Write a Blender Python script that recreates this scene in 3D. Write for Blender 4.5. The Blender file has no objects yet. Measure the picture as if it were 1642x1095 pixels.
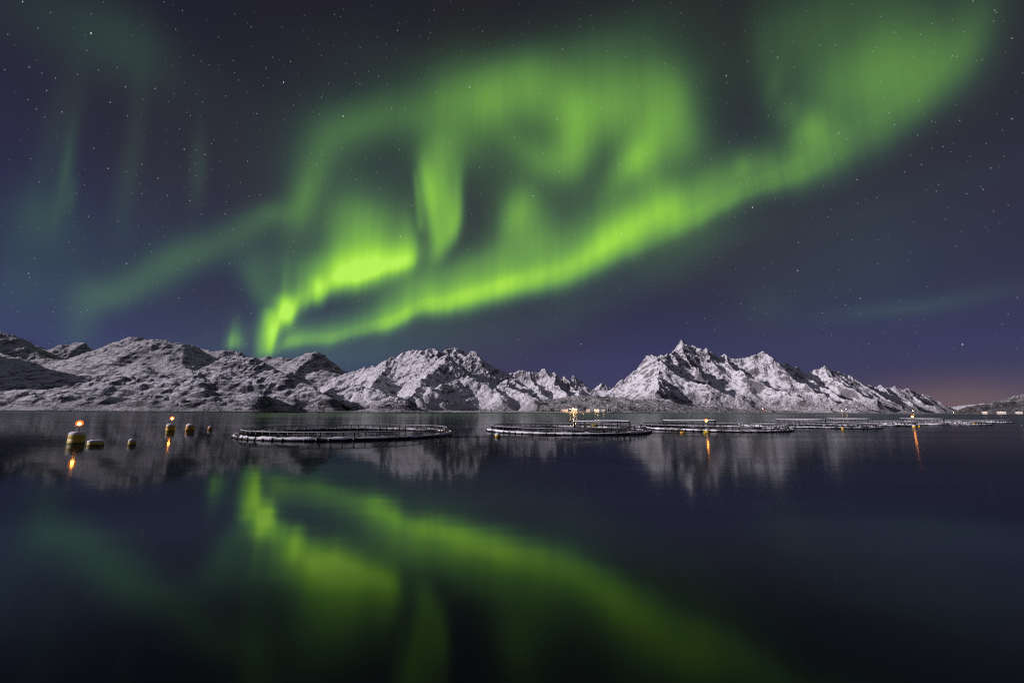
import bpy, bmesh, math, random
import numpy as np
from mathutils import Vector, Matrix

random.seed(7)
scene = bpy.context.scene
COL = scene.collection
R = math.radians

# ------------------------------------------------------------------ camera
CAM_H = 4.5                       # photographer on the shore
FOC = 640.0                       # focal length in photo pixels (14 mm, photo 1642 wide)
TILT, ROLL = R(9.95), 0.0049
FWD = Vector((0, math.cos(TILT), math.sin(TILT)))
_r0 = Vector((1, 0, 0)); _u0 = _r0.cross(FWD)
RIGHT = _r0 * math.cos(ROLL) + _u0 * math.sin(ROLL)
UP = _u0 * math.cos(ROLL) - _r0 * math.sin(ROLL)
cam_data = bpy.data.cameras.new('camera')
cam_data.sensor_width = 36.0
cam_data.lens = 36.0 * FOC / 1642.0
cam_data.clip_start = 0.1
cam_data.clip_end = 60000
cam = bpy.data.objects.new('camera', cam_data)
m = Matrix((RIGHT, UP, -FWD)).transposed().to_4x4()
m.translation = (0, 0, CAM_H)
cam.matrix_world = m
COL.objects.link(cam)
scene.camera = cam


def ray(px, py):
    return (FWD + RIGHT * ((px - 821) / FOC) + UP * ((547.5 - py) / FOC))


def at(px, py, depth):
    """world point seen at a photo pixel, at a depth (metres along +Y)"""
    d = ray(px, py)
    return Vector((0, 0, CAM_H)) + d * (depth / d.y)


def on_water(px, py):
    d = ray(px, py)
    return Vector((0, 0, CAM_H)) + d * (CAM_H / -d.z)


def azel(px, py):
    d = ray(px, py)
    return math.atan2(d.x, d.y), math.atan2(d.z, math.hypot(d.x, d.y))


# ------------------------------------------------------------------ render settings
scene.view_settings.view_transform = 'Standard'
scene.view_settings.look = 'None'
scene.view_settings.exposure = 0.0
scene.view_settings.gamma = 1.0
scene.cycles.max_bounces = 5
scene.cycles.sample_clamp_indirect = 3
scene.cycles.sample_clamp_direct = 0
scene.cycles.use_denoising = False
scene.cycles.filter_width = 1.2

# ------------------------------------------------------------------ world: moonlit sky, stars, aurora
MOON_EL, MOON_BACK = R(20), R(11)
world = bpy.data.worlds.new('World')
scene.world = world
world.use_nodes = True
world.cycles.sampling_method = 'MANUAL'
world.cycles.sample_map_resolution = 256
WT = world.node_tree
for n in list(WT.nodes):
    WT.nodes.remove(n)


class NT:
    """small helper to write node trees as expressions"""
    def __init__(self, tree):
        self.t = tree

    def node(self, kind, **kw):
        n = self.t.nodes.new(kind)
        for k, v in kw.items():
            setattr(n, k, v)
        return n

    def put(self, sock, v):
        if v is None:
            return
        if isinstance(v, bpy.types.NodeSocket):
            self.t.links.new(v, sock)
        else:
            sock.default_value = v

    def math(self, op, a, b=None, c=None, clamp=False):
        n = self.node('ShaderNodeMath', operation=op, use_clamp=clamp)
        for i, v in enumerate((a, b, c)):
            self.put(n.inputs[i], v)
        return n.outputs[0]

    def vmath(self, op, a, b=None, out=0, scale=None):
        n = self.node('ShaderNodeVectorMath', operation=op)
        self.put(n.inputs[0], a)
        if b is not None:
            self.put(n.inputs[1], b)
        if scale is not None:
            self.put(n.inputs['Scale'], scale)
        return n.outputs[out]

    def vmad(self, a, b, c):
        n = self.node('ShaderNodeVectorMath', operation='MULTIPLY_ADD')
        for i, v in enumerate((a, b, c)):
            self.put(n.inputs[i], v)
        return n.outputs[0]

    def vexp(self, q):
        return self.vmath('POWER', (.3679, .3679, .3679), q)

    def mapr(self, v, a, b, c=0.0, d=1.0, smooth=False):
        n = self.node('ShaderNodeMapRange', clamp=True)
        if smooth:
            n.interpolation_type = 'SMOOTHSTEP'
        self.put(n.inputs[0], v)
        for i, x in enumerate((a, b, c, d)):
            self.put(n.inputs[i + 1], x)
        return n.outputs[0]

    def mix(self, f, a, b, blend='MIX'):
        n = self.node('ShaderNodeMix', data_type='RGBA', blend_type=blend)
        self.put(n.inputs[0], f)
        self.put(n.inputs[6], a)
        self.put(n.inputs[7], b)
        return n.outputs[2]

    def noise(self, vec, scale, detail=2.0, rough=0.5, dim='3D', out=0, dist=0.0, w=None):
        n = self.node('ShaderNodeTexNoise', noise_dimensions=dim)
        if vec is not None:
            self.put(n.inputs['Vector'], vec)
        if w is not None:
            self.put(n.inputs['W'], w)
        n.inputs['Scale'].default_value = scale
        n.inputs['Detail'].default_value = detail
        n.inputs['Roughness'].default_value = rough
        n.inputs['Distortion'].default_value = dist
        return n.outputs[out]

    def mapping(self, vec, loc=(0, 0, 0), rot=(0, 0, 0), scale=(1, 1, 1), kind='POINT'):
        n = self.node('ShaderNodeMapping', vector_type=kind)
        self.put(n.inputs[0], vec)
        n.inputs[1].default_value = loc
        n.inputs[2].default_value = rot
        n.inputs[3].default_value = scale
        return n.outputs[0]

    def curve(self, v, pts, handle='AUTO_CLAMPED'):
        n = self.node('ShaderNodeFloatCurve')
        c = n.mapping.curves[0]
        pts = sorted(pts)
        while len(c.points) < len(pts):
            c.points.new(0.5, 0.5)
        for p, (x, y) in zip(c.points, pts):
            p.location = (x, y)
            p.handle_type = handle
        n.mapping.extend = 'HORIZONTAL'
        n.mapping.update()
        self.put(n.inputs[1], v)
        return n.outputs[0]

    def ramp(self, v, stops, interp='LINEAR'):
        n = self.node('ShaderNodeValToRGB')
        r = n.color_ramp
        r.interpolation = interp
        while len(r.elements) < len(stops):
            r.elements.new(0.5)
        for e, (p, c) in zip(r.elements, stops):
            e.position = p
            e.color = (*c, 1)
        self.put(n.inputs[0], v)
        return n.outputs[0]


W = NT(WT)
tc = W.node('ShaderNodeTexCoord')
D = W.vmath('NORMALIZE', tc.outputs['Generated'])
sp = W.node('ShaderNodeSeparateXYZ')
W.put(sp.inputs[0], D)
dx, dy, dz = sp.outputs
az = W.math('ARCTAN2', dx, dy)
hyp = W.math('SQRT', W.math('ADD', W.math('MULTIPLY', dx, dx), W.math('MULTIPLY', dy, dy)))
el = W.math('ARCTAN2', dz, hyp)
cxyz = W.node('ShaderNodeCombineXYZ')
W.put(cxyz.inputs[0], az); W.put(cxyz.inputs[1], el)
AE0 = cxyz.outputs[0]
# gentle waviness so that no band has a ruler-straight edge
wn = W.noise(W.mapping(AE0, scale=(1, .6, 1)), 5.0, 1.0, 0.5, dim='2D', out=1)
wob = W.vmath('MULTIPLY', W.vmath('SUBTRACT', wn, (.5, .5, .5)), (.026, .022, 0))
AE = W.vmath('ADD', AE0, wob)
s2 = W.node('ShaderNodeSeparateXYZ'); W.put(s2.inputs[0], AE)
azw, elw = s2.outputs[0], s2.outputs[1]
AZ0, AZ1 = -1.15, 1.15
an = W.mapr(azw, AZ0, AZ1)
an_raw = W.mapr(az, AZ0, AZ1)

acc = None


def add_light(v, amp=1.0):
    global acc
    acc = W.math('MULTIPLY', v, amp) if acc is None else W.math('MULTIPLY_ADD', v, amp, acc)


def nrm(px, py):
    a, e = azel(px, py)
    return (a - AZ0) / (AZ1 - AZ0), e


def curtain(edge, height, inten, prof, ray_scale, ray_amt, seed, soft=1.0):
    """aurora curtain: sharp lower border along `edge`, rays fading upwards"""
    ep = [nrm(*p) for p in edge]
    e0 = W.curve(an, ep)
    hp = []
    for (x, hpx), in [((q[0], q[1]),) for q in height]:
        ye = np.interp(x, [p[0] for p in edge], [p[1] for p in edge])
        u, e = nrm(x, ye); _, e2 = nrm(x, ye - hpx)
        hp.append((u, e2 - e))
    h = W.curve(an, hp)
    ip = []
    for x, i in inten:
        ye = np.interp(x, [p[0] for p in edge], [p[1] for p in edge])
        ip.append((nrm(x, ye)[0], min(i, 1.0)))
    I = W.curve(an, ip, 'AUTO_CLAMPED')
    # rays: noise fine in azimuth, slow in elevation
    rv = W.mapping(AE, loc=(seed, 0, 0), scale=(ray_scale, 1.6, 1))
    rn = W.noise(rv, 1.0, 2.0, .55, dim='2D')
    rn = W.mapr(rn, .28, .72, 1 - ray_amt, 1 + ray_amt, smooth=True)
    rs = W.math('MULTIPLY_ADD', W.math('SUBTRACT', rn, 1.0), .15, 1.0)
    e0r = W.math('MULTIPLY_ADD', W.math('SUBTRACT', rn, 1.0), -0.012, e0)
    t = W.math('DIVIDE', W.math('SUBTRACT', elw, e0r), W.math('MAXIMUM', W.math('MULTIPLY', h, rs), .02))
    tn = W.mapr(t, -.3, 1.2)
    p = W.curve(tn, [((a + .3) / 1.5, b) for a, b in prof])
    add_light(W.math('MULTIPLY', W.math('MULTIPLY', p, I), rn))


BLOBS = []
AZV = W.vmath('MULTIPLY', (1, 1, 1), azw)
ELV = W.vmath('MULTIPLY', (1, 1, 1), elw)


def blob(x, y, rx, ry, rot, amp):
    """a soft elliptical glow at a photo position, as a direction in the sky"""
    a, e = azel(x, y)
    a2, _ = azel(x + 1, y); _, e2 = azel(x, y - 1)
    c, sn = math.cos(R(rot)), math.sin(R(rot))
    A, B = rx * (a2 - a), ry * (e2 - e)
    BLOBS.append((c / A, sn / A, -(c * a + sn * e) / A, -sn / B, c / B, -(-sn * a + c * e) / B, amp))


def lay_blobs():
    """three glows at a time, one per vector lane; every few of them wait for the running sum,
    so that the renderer does not keep all of them in memory at once"""
    global acc
    while len(BLOBS) % 3:
        BLOBS.append((1, 0, 9, 0, 1, 9, 0))
    elv, azv = ELV, AZV
    for k in range(0, len(BLOBS), 3):
        g = list(zip(*BLOBS[k:k + 3]))
        if k % 18 == 0:
            wait = W.vmath('MULTIPLY', (1e-7, 1e-7, 1e-7), acc)
            elv = W.vmath('ADD', ELV, wait)
            azv = W.vmath('ADD', AZV, wait)
        u = W.vmad(elv, g[1], W.vmad(azv, g[0], g[2]))
        v = W.vmad(elv, g[4], W.vmad(azv, g[3], g[5]))
        q = W.vmad(u, u, W.vmath('MULTIPLY', v, v))
        acc = W.math('ADD', acc, W.vmath('DOT_PRODUCT', W.vexp(q), g[6], out=1))


PROF = [(-.3, 0), (-.19, .05), (-.08, .2), (.04, .62), (.14, .95), (.22, 1), (.33, .78), (.5, .47), (.72, .2), (1.0, .04), (1.2, 0)]


def stroke(pts, k=1.0, wide=1.25):
    """a soft band along a line of (photo x, photo y, half width, brightness)"""
    P = [np.array(p, float) for p in pts]
    seg = [math.hypot(*(b - a)[:2]) for a, b in zip(P, P[1:])]
    cum = np.concatenate([[0], np.cumsum(seg)])
    tot_ = cum[-1]
    for p in P:
        p[2] *= wide
    hw = float(np.mean([p[2] for p in P]))
    n = max(2, int(round(tot_ / (hw * 1.15))) + 1)
    d = tot_ / (n - 1)
    L = d * 1.05
    for q in range(n):
        sarc = d * q
        v = [float(np.interp(sarc, cum, [p[c] for p in P])) for c in range(4)]
        a = [float(np.interp(max(sarc - d * .5, 0), cum, [p[c] for p in P])) for c in range(2)]
        b = [float(np.interp(min(sarc + d * .5, tot_), cum, [p[c] for p in P])) for c in range(2)]
        rot = math.degrees(math.atan2(-(b[1] - a[1]), b[0] - a[0]))
        blob(v[0], v[1], L, v[2], rot, k * v[3] * d / (L * 1.7725))


# long lower border sweeping up to the right, rays fading upwards from it
curtain([(300, 600), (440, 574), (454, 562), (490, 558), (523, 553), (559, 541), (597, 534), (630, 528), (656, 515), (682, 505), (710, 503), (738, 495),
         (804, 480), (855, 466), (919, 450), (957, 438), (991, 422), (1040, 405), (1090, 382), (1133, 360), (1166, 341), (1215, 319), (1281, 298), (1331, 276),
         (1380, 250), (1430, 230), (1480, 198), (1529, 160), (1555, 132), (1578, 95), (1602, 45), (1630, -40)],
        [(454, 60), (560, 62), (640, 72), (740, 90), (850, 115), (950, 120), (1050, 120), (1200, 110), (1300, 170), (1400, 230), (1500, 240), (1600, 220)],
        [(425, 0), (450, .2), (470, .36), (520, .38), (560, .36), (600, .42), (640, .54), (672, .46), (705, .54), (760, .42), (850, .26), (950, .17), (1050, .18),
         (1120, .24), (1200, .24), (1280, .24), (1350, .17), (1430, .12), (1500, .085), (1560, .05), (1610, .015), (1640, 0)],
        PROF, 30, .09, 3.1)
stroke([(690, 490, 15, .1), (740, 479, 15, .24), (791, 464, 15, .34), (850, 448, 16, .44), (899, 435, 17, .38), (945, 415, 20, .42), (978, 390, 23, .46),
        (1011, 369, 22, .42), (1047, 351, 23, .44), (1080, 334, 28, .4)])
stroke([(1080, 334, 26, .1), (1062, 306, 26, .18), (1040, 275, 24, .14)])
# bright folded curtain above the left hills
curtain([(380, 600), (418, 578), (430, 567), (440, 545), (448, 524), (460, 522), (468, 505), (490, 492), (500, 486), (512, 480), (533, 464), (585, 456), (636, 441), (664, 431), (690, 424)],
        [(400, 130), (430, 140), (455, 105), (500, 90), (560, 85), (620, 80), (668, 70)],
        [(398, 0), (410, .12), (422, .28), (434, .32), (455, .42), (475, .36), (500, .5), (530, .6), (570, .62), (620, .55), (650, .46), (662, .34), (671, .05), (680, 0)],
        PROF, 34, .12, 8.4)
stroke([(505, 440, 22, .2), (546, 431, 24, .4), (585, 431, 24, .4), (623, 421, 22, .34), (654, 413, 18, .26)])
stroke([(504, 452, 8, .34), (505, 468, 8, .36), (506, 484, 6, .2)])
stroke([(455, 480, 10, .42), (456, 498, 10, .62), (459, 514, 7, .4)])
stroke([(434, 500, 9, .34), (435, 522, 8, .52), (434, 545, 6, .52), (432, 566, 4, .36)])
stroke([(424, 515, 10, .12), (421, 538, 12, .2), (424, 562, 8, .18)])
stroke([(434, 528, 11, .12), (447, 505, 12, .16), (470, 480, 13, .18), (490, 466, 13, .18), (512, 452, 14, .16)])
stroke([(405, 420, 22, .1), (414, 445, 20, .12), (423, 475, 14, .14)])
# upright fold in the middle: three rays
stroke([(682, 250, 13, .1), (686, 280, 12, .34), (689, 312, 11, .44), (692, 345, 10, .34), (697, 385, 9, .2), (699, 412, 8, .08)], .95, 1.45)
stroke([(706, 240, 18, .14), (708, 275, 15, .26), (713, 315, 15, .36), (717, 352, 14, .46), (711, 384, 12, .38), (701, 408, 9, .2)], .95, 1.4)
stroke([(733, 262, 14, .1), (733, 300, 9, .18), (731, 345, 8, .22), (723, 380, 8, .14)])
stroke([(668, 280, 5, .06), (672, 320, 5, .12), (675, 370, 5, .1)])
# arch: left leg, top, and the hook it curls into
stroke([(477, 345, 15, .2), (482, 325, 17, .23), (492, 297, 20, .18), (500, 268, 27, .14), (506, 244, 36, .13), (520, 224, 34, .12), (545, 212, 26, .13), (574, 203, 25, .15),
        (610, 188, 25, .15), (648, 177, 27, .14), (687, 169, 27, .15), (725, 162, 31, .2), (764, 157, 34, .27), (817, 152, 34, .3), (868, 148, 34, .24), (900, 164, 28, .2),
        (914, 190, 28, .24), (922, 218, 28, .28), (912, 243, 26, .32), (888, 256, 23, .33), (858, 253, 22, .26), (840, 243, 18, .12)], 1.12, 1.5)
# right loop
stroke([(915, 140, 45, .06), (970, 131, 42, .13), (1009, 140, 40, .14), (1047, 164, 36, .17), (1072, 190, 33, .2), (1060, 218, 30, .3), (1028, 241, 28, .42), (1010, 262, 19, .24)], 1.15, 1.55)
# small ray over the shoulder of the left hill
curtain([(330, 566), (360, 563), (375, 562), (400, 566)], [(340, 60), (400, 70)],
        [(350, 0), (362, .1), (371, .3), (378, .22), (388, .1), (402, 0)], PROF, 40, .15, 1.2)
for b in [
    # glow above the bright fold
    (588, 388, 78, 54, 10, .28), (575, 350, 84, 50, 0, .12), (470, 430, 60, 40, 0, .1), (706, 226, 42, 42, 0, .16), (750, 230, 40, 50, 0, .1), (655, 390, 12, 50, 3, .1),
    # inside the loops
    (826, 350, 20, 38, -12, .2), (842, 332, 34, 40, 0, .14), (850, 388, 44, 46, 0, .22), (780, 432, 70, 34, 14, .16), (690, 458, 62, 26, 16, .14), (920, 395, 70, 36, 26, .14),
    (983, 195, 54, 54, 0, .16), (957, 172, 50, 46, 0, .1), (1000, 160, 110, 60, 0, .07), (860, 215, 60, 50, 0, .06), (900, 300, 120, 60, 0, .03), (600, 250, 130, 80, 10, .03), (1098, 232, 42, 44, 0, .14), (1010, 335, 46, 26, 30, .12), (1120, 318, 46, 40, 22, .16), (1160, 285, 44, 38, 18, .1),
    (840, 108, 190, 40, 4, .06), (1085, 150, 50, 70, 0, .05), (1030, 250, 30, 24, 20, .14),
    # right-hand veil
    (1308, 206, 30, 32, 10, .2), (1196, 270, 13, 24, 0, .1), (1222, 262, 30, 24, 0, .08), (1384, 122, 84, 58, -8, .14), (1345, 90, 110, 100, 0, .09), (1450, 60, 110, 90, 0, .06), (1590, 40, 60, 120, -20, .035), (1250, 60, 60, 90, 0, .035), (1240, 140, 18, 42, -22, .06), (1262, 178, 22, 24, 0, .07), (1222, 100, 20, 70, 0, .03),
    (1512, 96, 62, 60, 20, .07), (1380, 205, 120, 50, 24, .06), (1480, 140, 70, 60, 30, .05), (1310, 20, 120, 70, 0, .045), (1560, 60, 36, 80, -15, .03),
    # faint band and rays on the left
    (180, 472, 50, 26, 24, 0.081), (235, 450, 58, 29, 27, 0.096), (290, 420, 58, 28, 28, 0.096), (345, 392, 58, 27, 25, 0.088), (398, 364, 46, 26, 24, 0.096), (436, 344, 34, 20, 22, .1),
    (102, 270, 11, 70, 3, 0.0855), (85, 230, 30, 120, 0, 0.0374), (112, 310, 9, 30, 3, 0.054), (205, 270, 20, 120, 3, 0.045), (318, 270, 13, 60, 4, 0.0525), (150, 60, 170, 70, 0, 0.045), (215, 70, 70, 60, 0, .02),
    (60, 400, 110, 80, 0, 0.04641), (70, 345, 50, 50, 0, 0.042), (130, 500, 36, 60, 0, 0.06), (40, 470, 50, 50, 0, 0.036), (230, 380, 90, 110, 0, 0.03),
    # dim green behind everything and to the lower right
    (600, 500, 260, 80, 14, .05), (840, 250, 340, 150, 8, .058), (900, 370, 190, 60, 22, .07), (960, 470, 170, 40, 24, .045), (1120, 400, 110, 40, 24, .05), (1350, 430, 230, 110, 12, 0.0374), (1460, 490, 150, 14, 1, 0.0525), (1230, 490, 40, 28, 0, 0.0288),
    (520, 570, 120, 34, 4, .07), (700, 540, 150, 40, 10, .035),
]:
    blob(*b)
lay_blobs()

# uneven brightness along and across the bands, with faint upright rays
m1 = W.mapr(W.noise(W.mapping(AE0, scale=(5.5, 4, 1)), 1.0, 1, .5, dim='2D'), .28, .72, .86, 1.13)
m2 = W.mapr(W.noise(W.mapping(AE, scale=(46, 1.8, 1)), 1.0, 1, .5, dim='2D'), .3, .7, .975, 1.025)
acc = W.math('MULTIPLY', acc, W.math('MULTIPLY', m1, m2))
aur = W.math('MAXIMUM', W.math('SUBTRACT', acc, .004), 0.0)
aur = W.math('MULTIPLY', aur, W.mapr(dy, -.1, .25, .35, 1))         # it thins out behind the camera
ac = W.math('MINIMUM', aur, 1.15)
acol = W.ramp(ac, [(0, (.0, .0, .0)), (.06, (.011, .03, .0125)), (.15, (.034, .092, .028)), (.35, (.108, .272, .046)),
                   (.6, (.215, .5, .05)), (.85, (.36, .735, .06)), (1.0, (.46, .88, .085))])

# moonlit base sky: Nishita, very low, coloured towards night blue
sky = W.node('ShaderNodeTexSky', sky_type='NISHITA')
sky.sun_disc = False
sky.sun_elevation = MOON_EL
sky.sun_rotation = math.atan2(-math.cos(MOON_BACK), -math.sin(MOON_BACK))
sky.air_density = 1.0; sky.dust_density = 0.2; sky.ozone_density = 2.0
nis = W.vmath('MULTIPLY', sky.outputs[0], (.0007, .0006, .0008))
grad = W.ramp(W.mapr(el, 0, 1.2), [(0, (.050, .050, .115)), (.10, (.040, .041, .108)), (.2, (.027, .0285, .069)), (.38, (.022, .022, .040)), (.55, (.0118, .0126, .0245)), (.75, (.0075, .0084, .0155)), (1, (.004, .0045, .008))])
base = W.vmath('ADD', nis, grad)
# dusky purple-grey patches between the bands, bluer on the left
bn = W.noise(AE0, 2.2, 1, .5, dim='2D')
base = W.mix(W.mapr(bn, .4, .65, 0, .5), base, W.vmath('MULTIPLY', base, (1.15, .95, .78)))
left = W.mapr(az, -.9, .1, 1, 0, smooth=True)
base = W.mix(left, base, W.vmath('MULTIPLY', base, (.93, .94, 1.14)))
# brownish airglow among the bands
ha, he = azel(860, 190)
hv = W.mapping(AE0, loc=(ha, he, 0), scale=(.95, .42, 1), kind='TEXTURE')
base = W.vmath('ADD', base, W.vmath('SCALE', (.010, .0085, .006), scale=W.math('POWER', .3679, W.vmath('DOT_PRODUCT', hv, hv, out=1))))
# town glow low on the right
ga, ge = azel(1540, 650)
gv = W.mapping(AE0, loc=(ga, ge, 0), scale=(.095, .04, 1), kind='TEXTURE')
gl = W.math('POWER', .3679, W.vmath('DOT_PRODUCT', gv, gv, out=1))
gcol = W.vmath('SCALE', (.065, .034, .004), scale=gl)
gv2 = W.mapping(AE0, loc=(ga - .02, ge, 0), scale=(.26, .04, 1), kind='TEXTURE')
gl2 = W.math('POWER', .3679, W.vmath('DOT_PRODUCT', gv2, gv2, out=1))
gcol2 = W.vmath('SCALE', (.03, .015, .003), scale=gl2)
base = W.vmath('ADD', W.vmath('ADD', base, gcol), gcol2)

# stars: three populations of slightly drawn-out points
star = None
for sc, rad, thr, gain, seed in [(90, .0007, .55, .32, 0.0), (40, .00075, .5, .55, 4.7), (9, .00105, .3, 1.3, 9.3)]:
    v = W.mapping(AE0, loc=(seed, seed * .7, 0), rot=(0, 0, R(38)), scale=(sc, sc * .62, 1))
    vo = W.node('ShaderNodeTexVoronoi', voronoi_dimensions='2D', feature='F1')
    W.put(vo.inputs['Vector'], v); vo.inputs['Scale'].default_value = 1
    hit = W.mapr(vo.outputs['Distance'], rad * sc * .45, rad * sc, 1, 0)
    cs = W.node('ShaderNodeSeparateColor'); W.put(cs.inputs[0], vo.outputs['Color'])
    br = W.math('POWER', W.mapr(cs.outputs[0], thr, 1), 3.6)
    tint = W.mix(cs.outputs[1], (.8, .9, 1.1, 1), (1.1, 1, .85, 1))
    s = W.vmath('SCALE', tint, scale=W.math('MULTIPLY', W.math('MULTIPLY', hit, br), gain))
    star = s if star is None else W.vmath('ADD', star, s)
star = W.vmath('SCALE', star, scale=W.mapr(el, .02, .45, .35, 1))

tot = W.vmath('SCALE', base, scale=W.math('SUBTRACT', 1.0, W.mapr(aur, 0, .8, 0, .75)))
# glow added around the unseen moon, behind the camera, to lift the shadows
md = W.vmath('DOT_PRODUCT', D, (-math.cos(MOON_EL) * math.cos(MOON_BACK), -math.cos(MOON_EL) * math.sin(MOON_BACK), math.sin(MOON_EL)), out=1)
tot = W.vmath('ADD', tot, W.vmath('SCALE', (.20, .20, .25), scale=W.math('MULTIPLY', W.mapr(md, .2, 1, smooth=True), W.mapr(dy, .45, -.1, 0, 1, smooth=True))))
tot = W.vmath('ADD', tot, acol)
tot = W.vmath('ADD', tot, star)
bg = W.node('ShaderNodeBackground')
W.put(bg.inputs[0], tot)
bg.inputs[1].default_value = 1.0
out = W.node('ShaderNodeOutputWorld')
WT.links.new(bg.outputs[0], out.inputs[0])

# ------------------------------------------------------------------ moon (the one sun lamp)
moon = bpy.data.lights.new('moon', 'SUN')
moon.energy = 3.5
moon.angle = R(0.53)
moon.color = (1.0, .91, .99)
mo = bpy.data.objects.new('moon', moon)
mdir = Vector((-math.cos(MOON_EL) * math.cos(MOON_BACK), -math.cos(MOON_EL) * math.sin(MOON_BACK), math.sin(MOON_EL)))
mo.rotation_euler = mdir.to_track_quat('Z', 'Y').to_euler()
mo.location = (-300, -100, 200)
COL.objects.link(mo)


# ------------------------------------------------------------------ materials
def new_mat(name):
    mt = bpy.data.materials.new(name)
    mt.use_nodes = True
    for n in list(mt.node_tree.nodes):
        mt.node_tree.nodes.remove(n)
    t = NT(mt.node_tree)
    o = t.node('ShaderNodeOutputMaterial')
    return mt, t, o


def principled(t, o, color, rough=.6, metal=0.0, normal=None, spec=.4):
    p = t.node('ShaderNodeBsdfPrincipled')
    t.put(p.inputs['Base Color'], color)
    t.put(p.inputs['Roughness'], rough)
    t.put(p.inputs['Metallic'], metal)
    t.put(p.inputs['Specular IOR Level'], spec)
    if normal is not None:
        t.put(p.inputs['Normal'], normal)
    t.t.links.new(p.outputs[0], o.inputs[0])
    return p


def bump(t, h, dist, strength=1.0, normal=None):
    b = t.node('ShaderNodeBump')
    b.inputs['Strength'].default_value = strength
    b.inputs['Distance'].default_value = dist
    t.put(b.inputs['Height'], h)
    if normal is not None:
        t.put(b.inputs['Normal'], normal)
    return b.outputs[0]


def mat_terrain(name, rock_at=.72, rock_soft=.12, speck=.5, veg_z=60.0, veg=.5, size=1.0, ledge=.0, vlo=.36,
                snow=(.80, .78, .82), rock=(.034, .031, .034), vegc=(.06, .05, .043)):
    mt, t, o = new_mat(name)
    g = t.node('ShaderNodeNewGeometry')
    pos = g.outputs['Position']
    ps = t.node('ShaderNodeSeparateXYZ'); t.put(ps.inputs[0], pos)
    z = ps.outputs[2]
    n1 = t.noise(pos, .02 / size, 6, .62)
    n2 = t.noise(pos, .075 / size, 5, .6)
    n3 = t.noise(t.mapping(pos, scale=(.22, .22, 1.6)), .055 / size, 5, .6, dist=.5)
    nrmz = t.node('ShaderNodeSeparateXYZ'); t.put(nrmz.inputs[0], g.outputs['Normal'])
    sl = nrmz.outputs[2]
    # wind-bared and too-steep ground: dark rock; broken up by noise
    q = t.math('ADD', sl, t.math('MULTIPLY', t.math('SUBTRACT', n2, .5), -.55))
    q = t.math('ADD', q, t.math('MULTIPLY', t.math('SUBTRACT', n1, .5), -.28))
    if ledge:
        q = t.math('ADD', q, t.math('MULTIPLY', t.math('SUBTRACT', n3, .5), -ledge))
    n4 = t.noise(pos, .16 / size, 4, .65)
    big = t.noise(pos, .0055 / size, 2, .5)
    q = t.math('ADD', q, t.math('MULTIPLY', t.math('SUBTRACT', n4, .5), -.55))
    q = t.math('ADD', q, t.math('MULTIPLY', t.math('SUBTRACT', big, .5), -.4))
    rk = t.mapr(q, rock_at - rock_soft, rock_at + rock_soft, 1, 0)
    rk = t.math('MULTIPLY', rk, t.mapr(n4, .36, .60, 1.0, .72))
    spk = t.math('MULTIPLY', t.mapr(n4, .51, .64), speck)
    # boulders and outcrops poking through, more of them where the slope is steeper
    st = t.mapr(sl, .55, .97, 1, .25)
    spk = t.math('MAXIMUM', spk, t.math('MULTIPLY', t.mapr(t.math('ADD', t.math('MULTIPLY', n2, .55), t.math('MULTIPLY', n4, .45)), .50, .58), t.math('MULTIPLY', st, speck * 1.5)))
    rk = t.math('MAXIMUM', rk, spk)
    # birch scrub low down
    vz = t.mapr(t.math('MULTIPLY_ADD', t.math('SUBTRACT', n1, .5), -veg_z * 1.6, z), veg_z * .35, veg_z * 1.1, 1, 0, smooth=True)
    vn = t.mapr(t.noise(pos, .11 / size, 5, .7), vlo, vlo + .26)
    vg = t.math('MULTIPLY', t.math('MULTIPLY', vz, vn), veg)
    # belt of scrub, boulders and bare rock just above the shore
    sb = t.math('MULTIPLY', t.mapr(t.math('MULTIPLY_ADD', t.math('SUBTRACT', n1, .5), -34.0, z), 2, 16, .8, 0), t.mapr(n2, .40, .56))
    vg = t.math('MAXIMUM', vg, sb)
    tone = t.noise(pos, .006 / size, 3, .5)
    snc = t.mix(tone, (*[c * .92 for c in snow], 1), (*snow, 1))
    rkc = t.mix(n1, (*rock, 1), (rock[0] * 2.6, rock[1] * 2.45, rock[2] * 2.3, 1))
    col = t.mix(vg, snc, (*vegc, 1))
    col = t.mix(rk, col, rkc)
    # wave-washed bare rock at the water line
    wl = t.mapr(t.math('MULTIPLY_ADD', t.math('SUBTRACT', n2, .5), -2.2, z), 1.1, 2.3, 1, 0)
    col = t.mix(wl, col, (.012, .011, .011, 1))
    hh = t.math('ADD', t.math('MULTIPLY', n2, 1.0), t.math('MULTIPLY', n4, .5))
    nb = bump(t, hh, 7.0 * size, .75)
    principled(t, o, col, .85, spec=.15, normal=nb)
    return mt


def mat_simple(name, color, rough=.6, metal=0.0, var=.25, scale=3.0, spec=.4, bumpd=0.0):
    mt, t, o = new_mat(name)
    tc = t.node('ShaderNodeTexCoord')
    n = t.noise(tc.outputs['Object'], scale, 5, .6)
    c = t.mix(n, (*[x * (1 - var) for x in color], 1), (*[min(x * (1 + var), 1) for x in color], 1))
    nb = bump(t, n, bumpd) if bumpd else None
    principled(t, o, c, rough, metal, spec=spec, normal=nb)
    return mt


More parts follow.
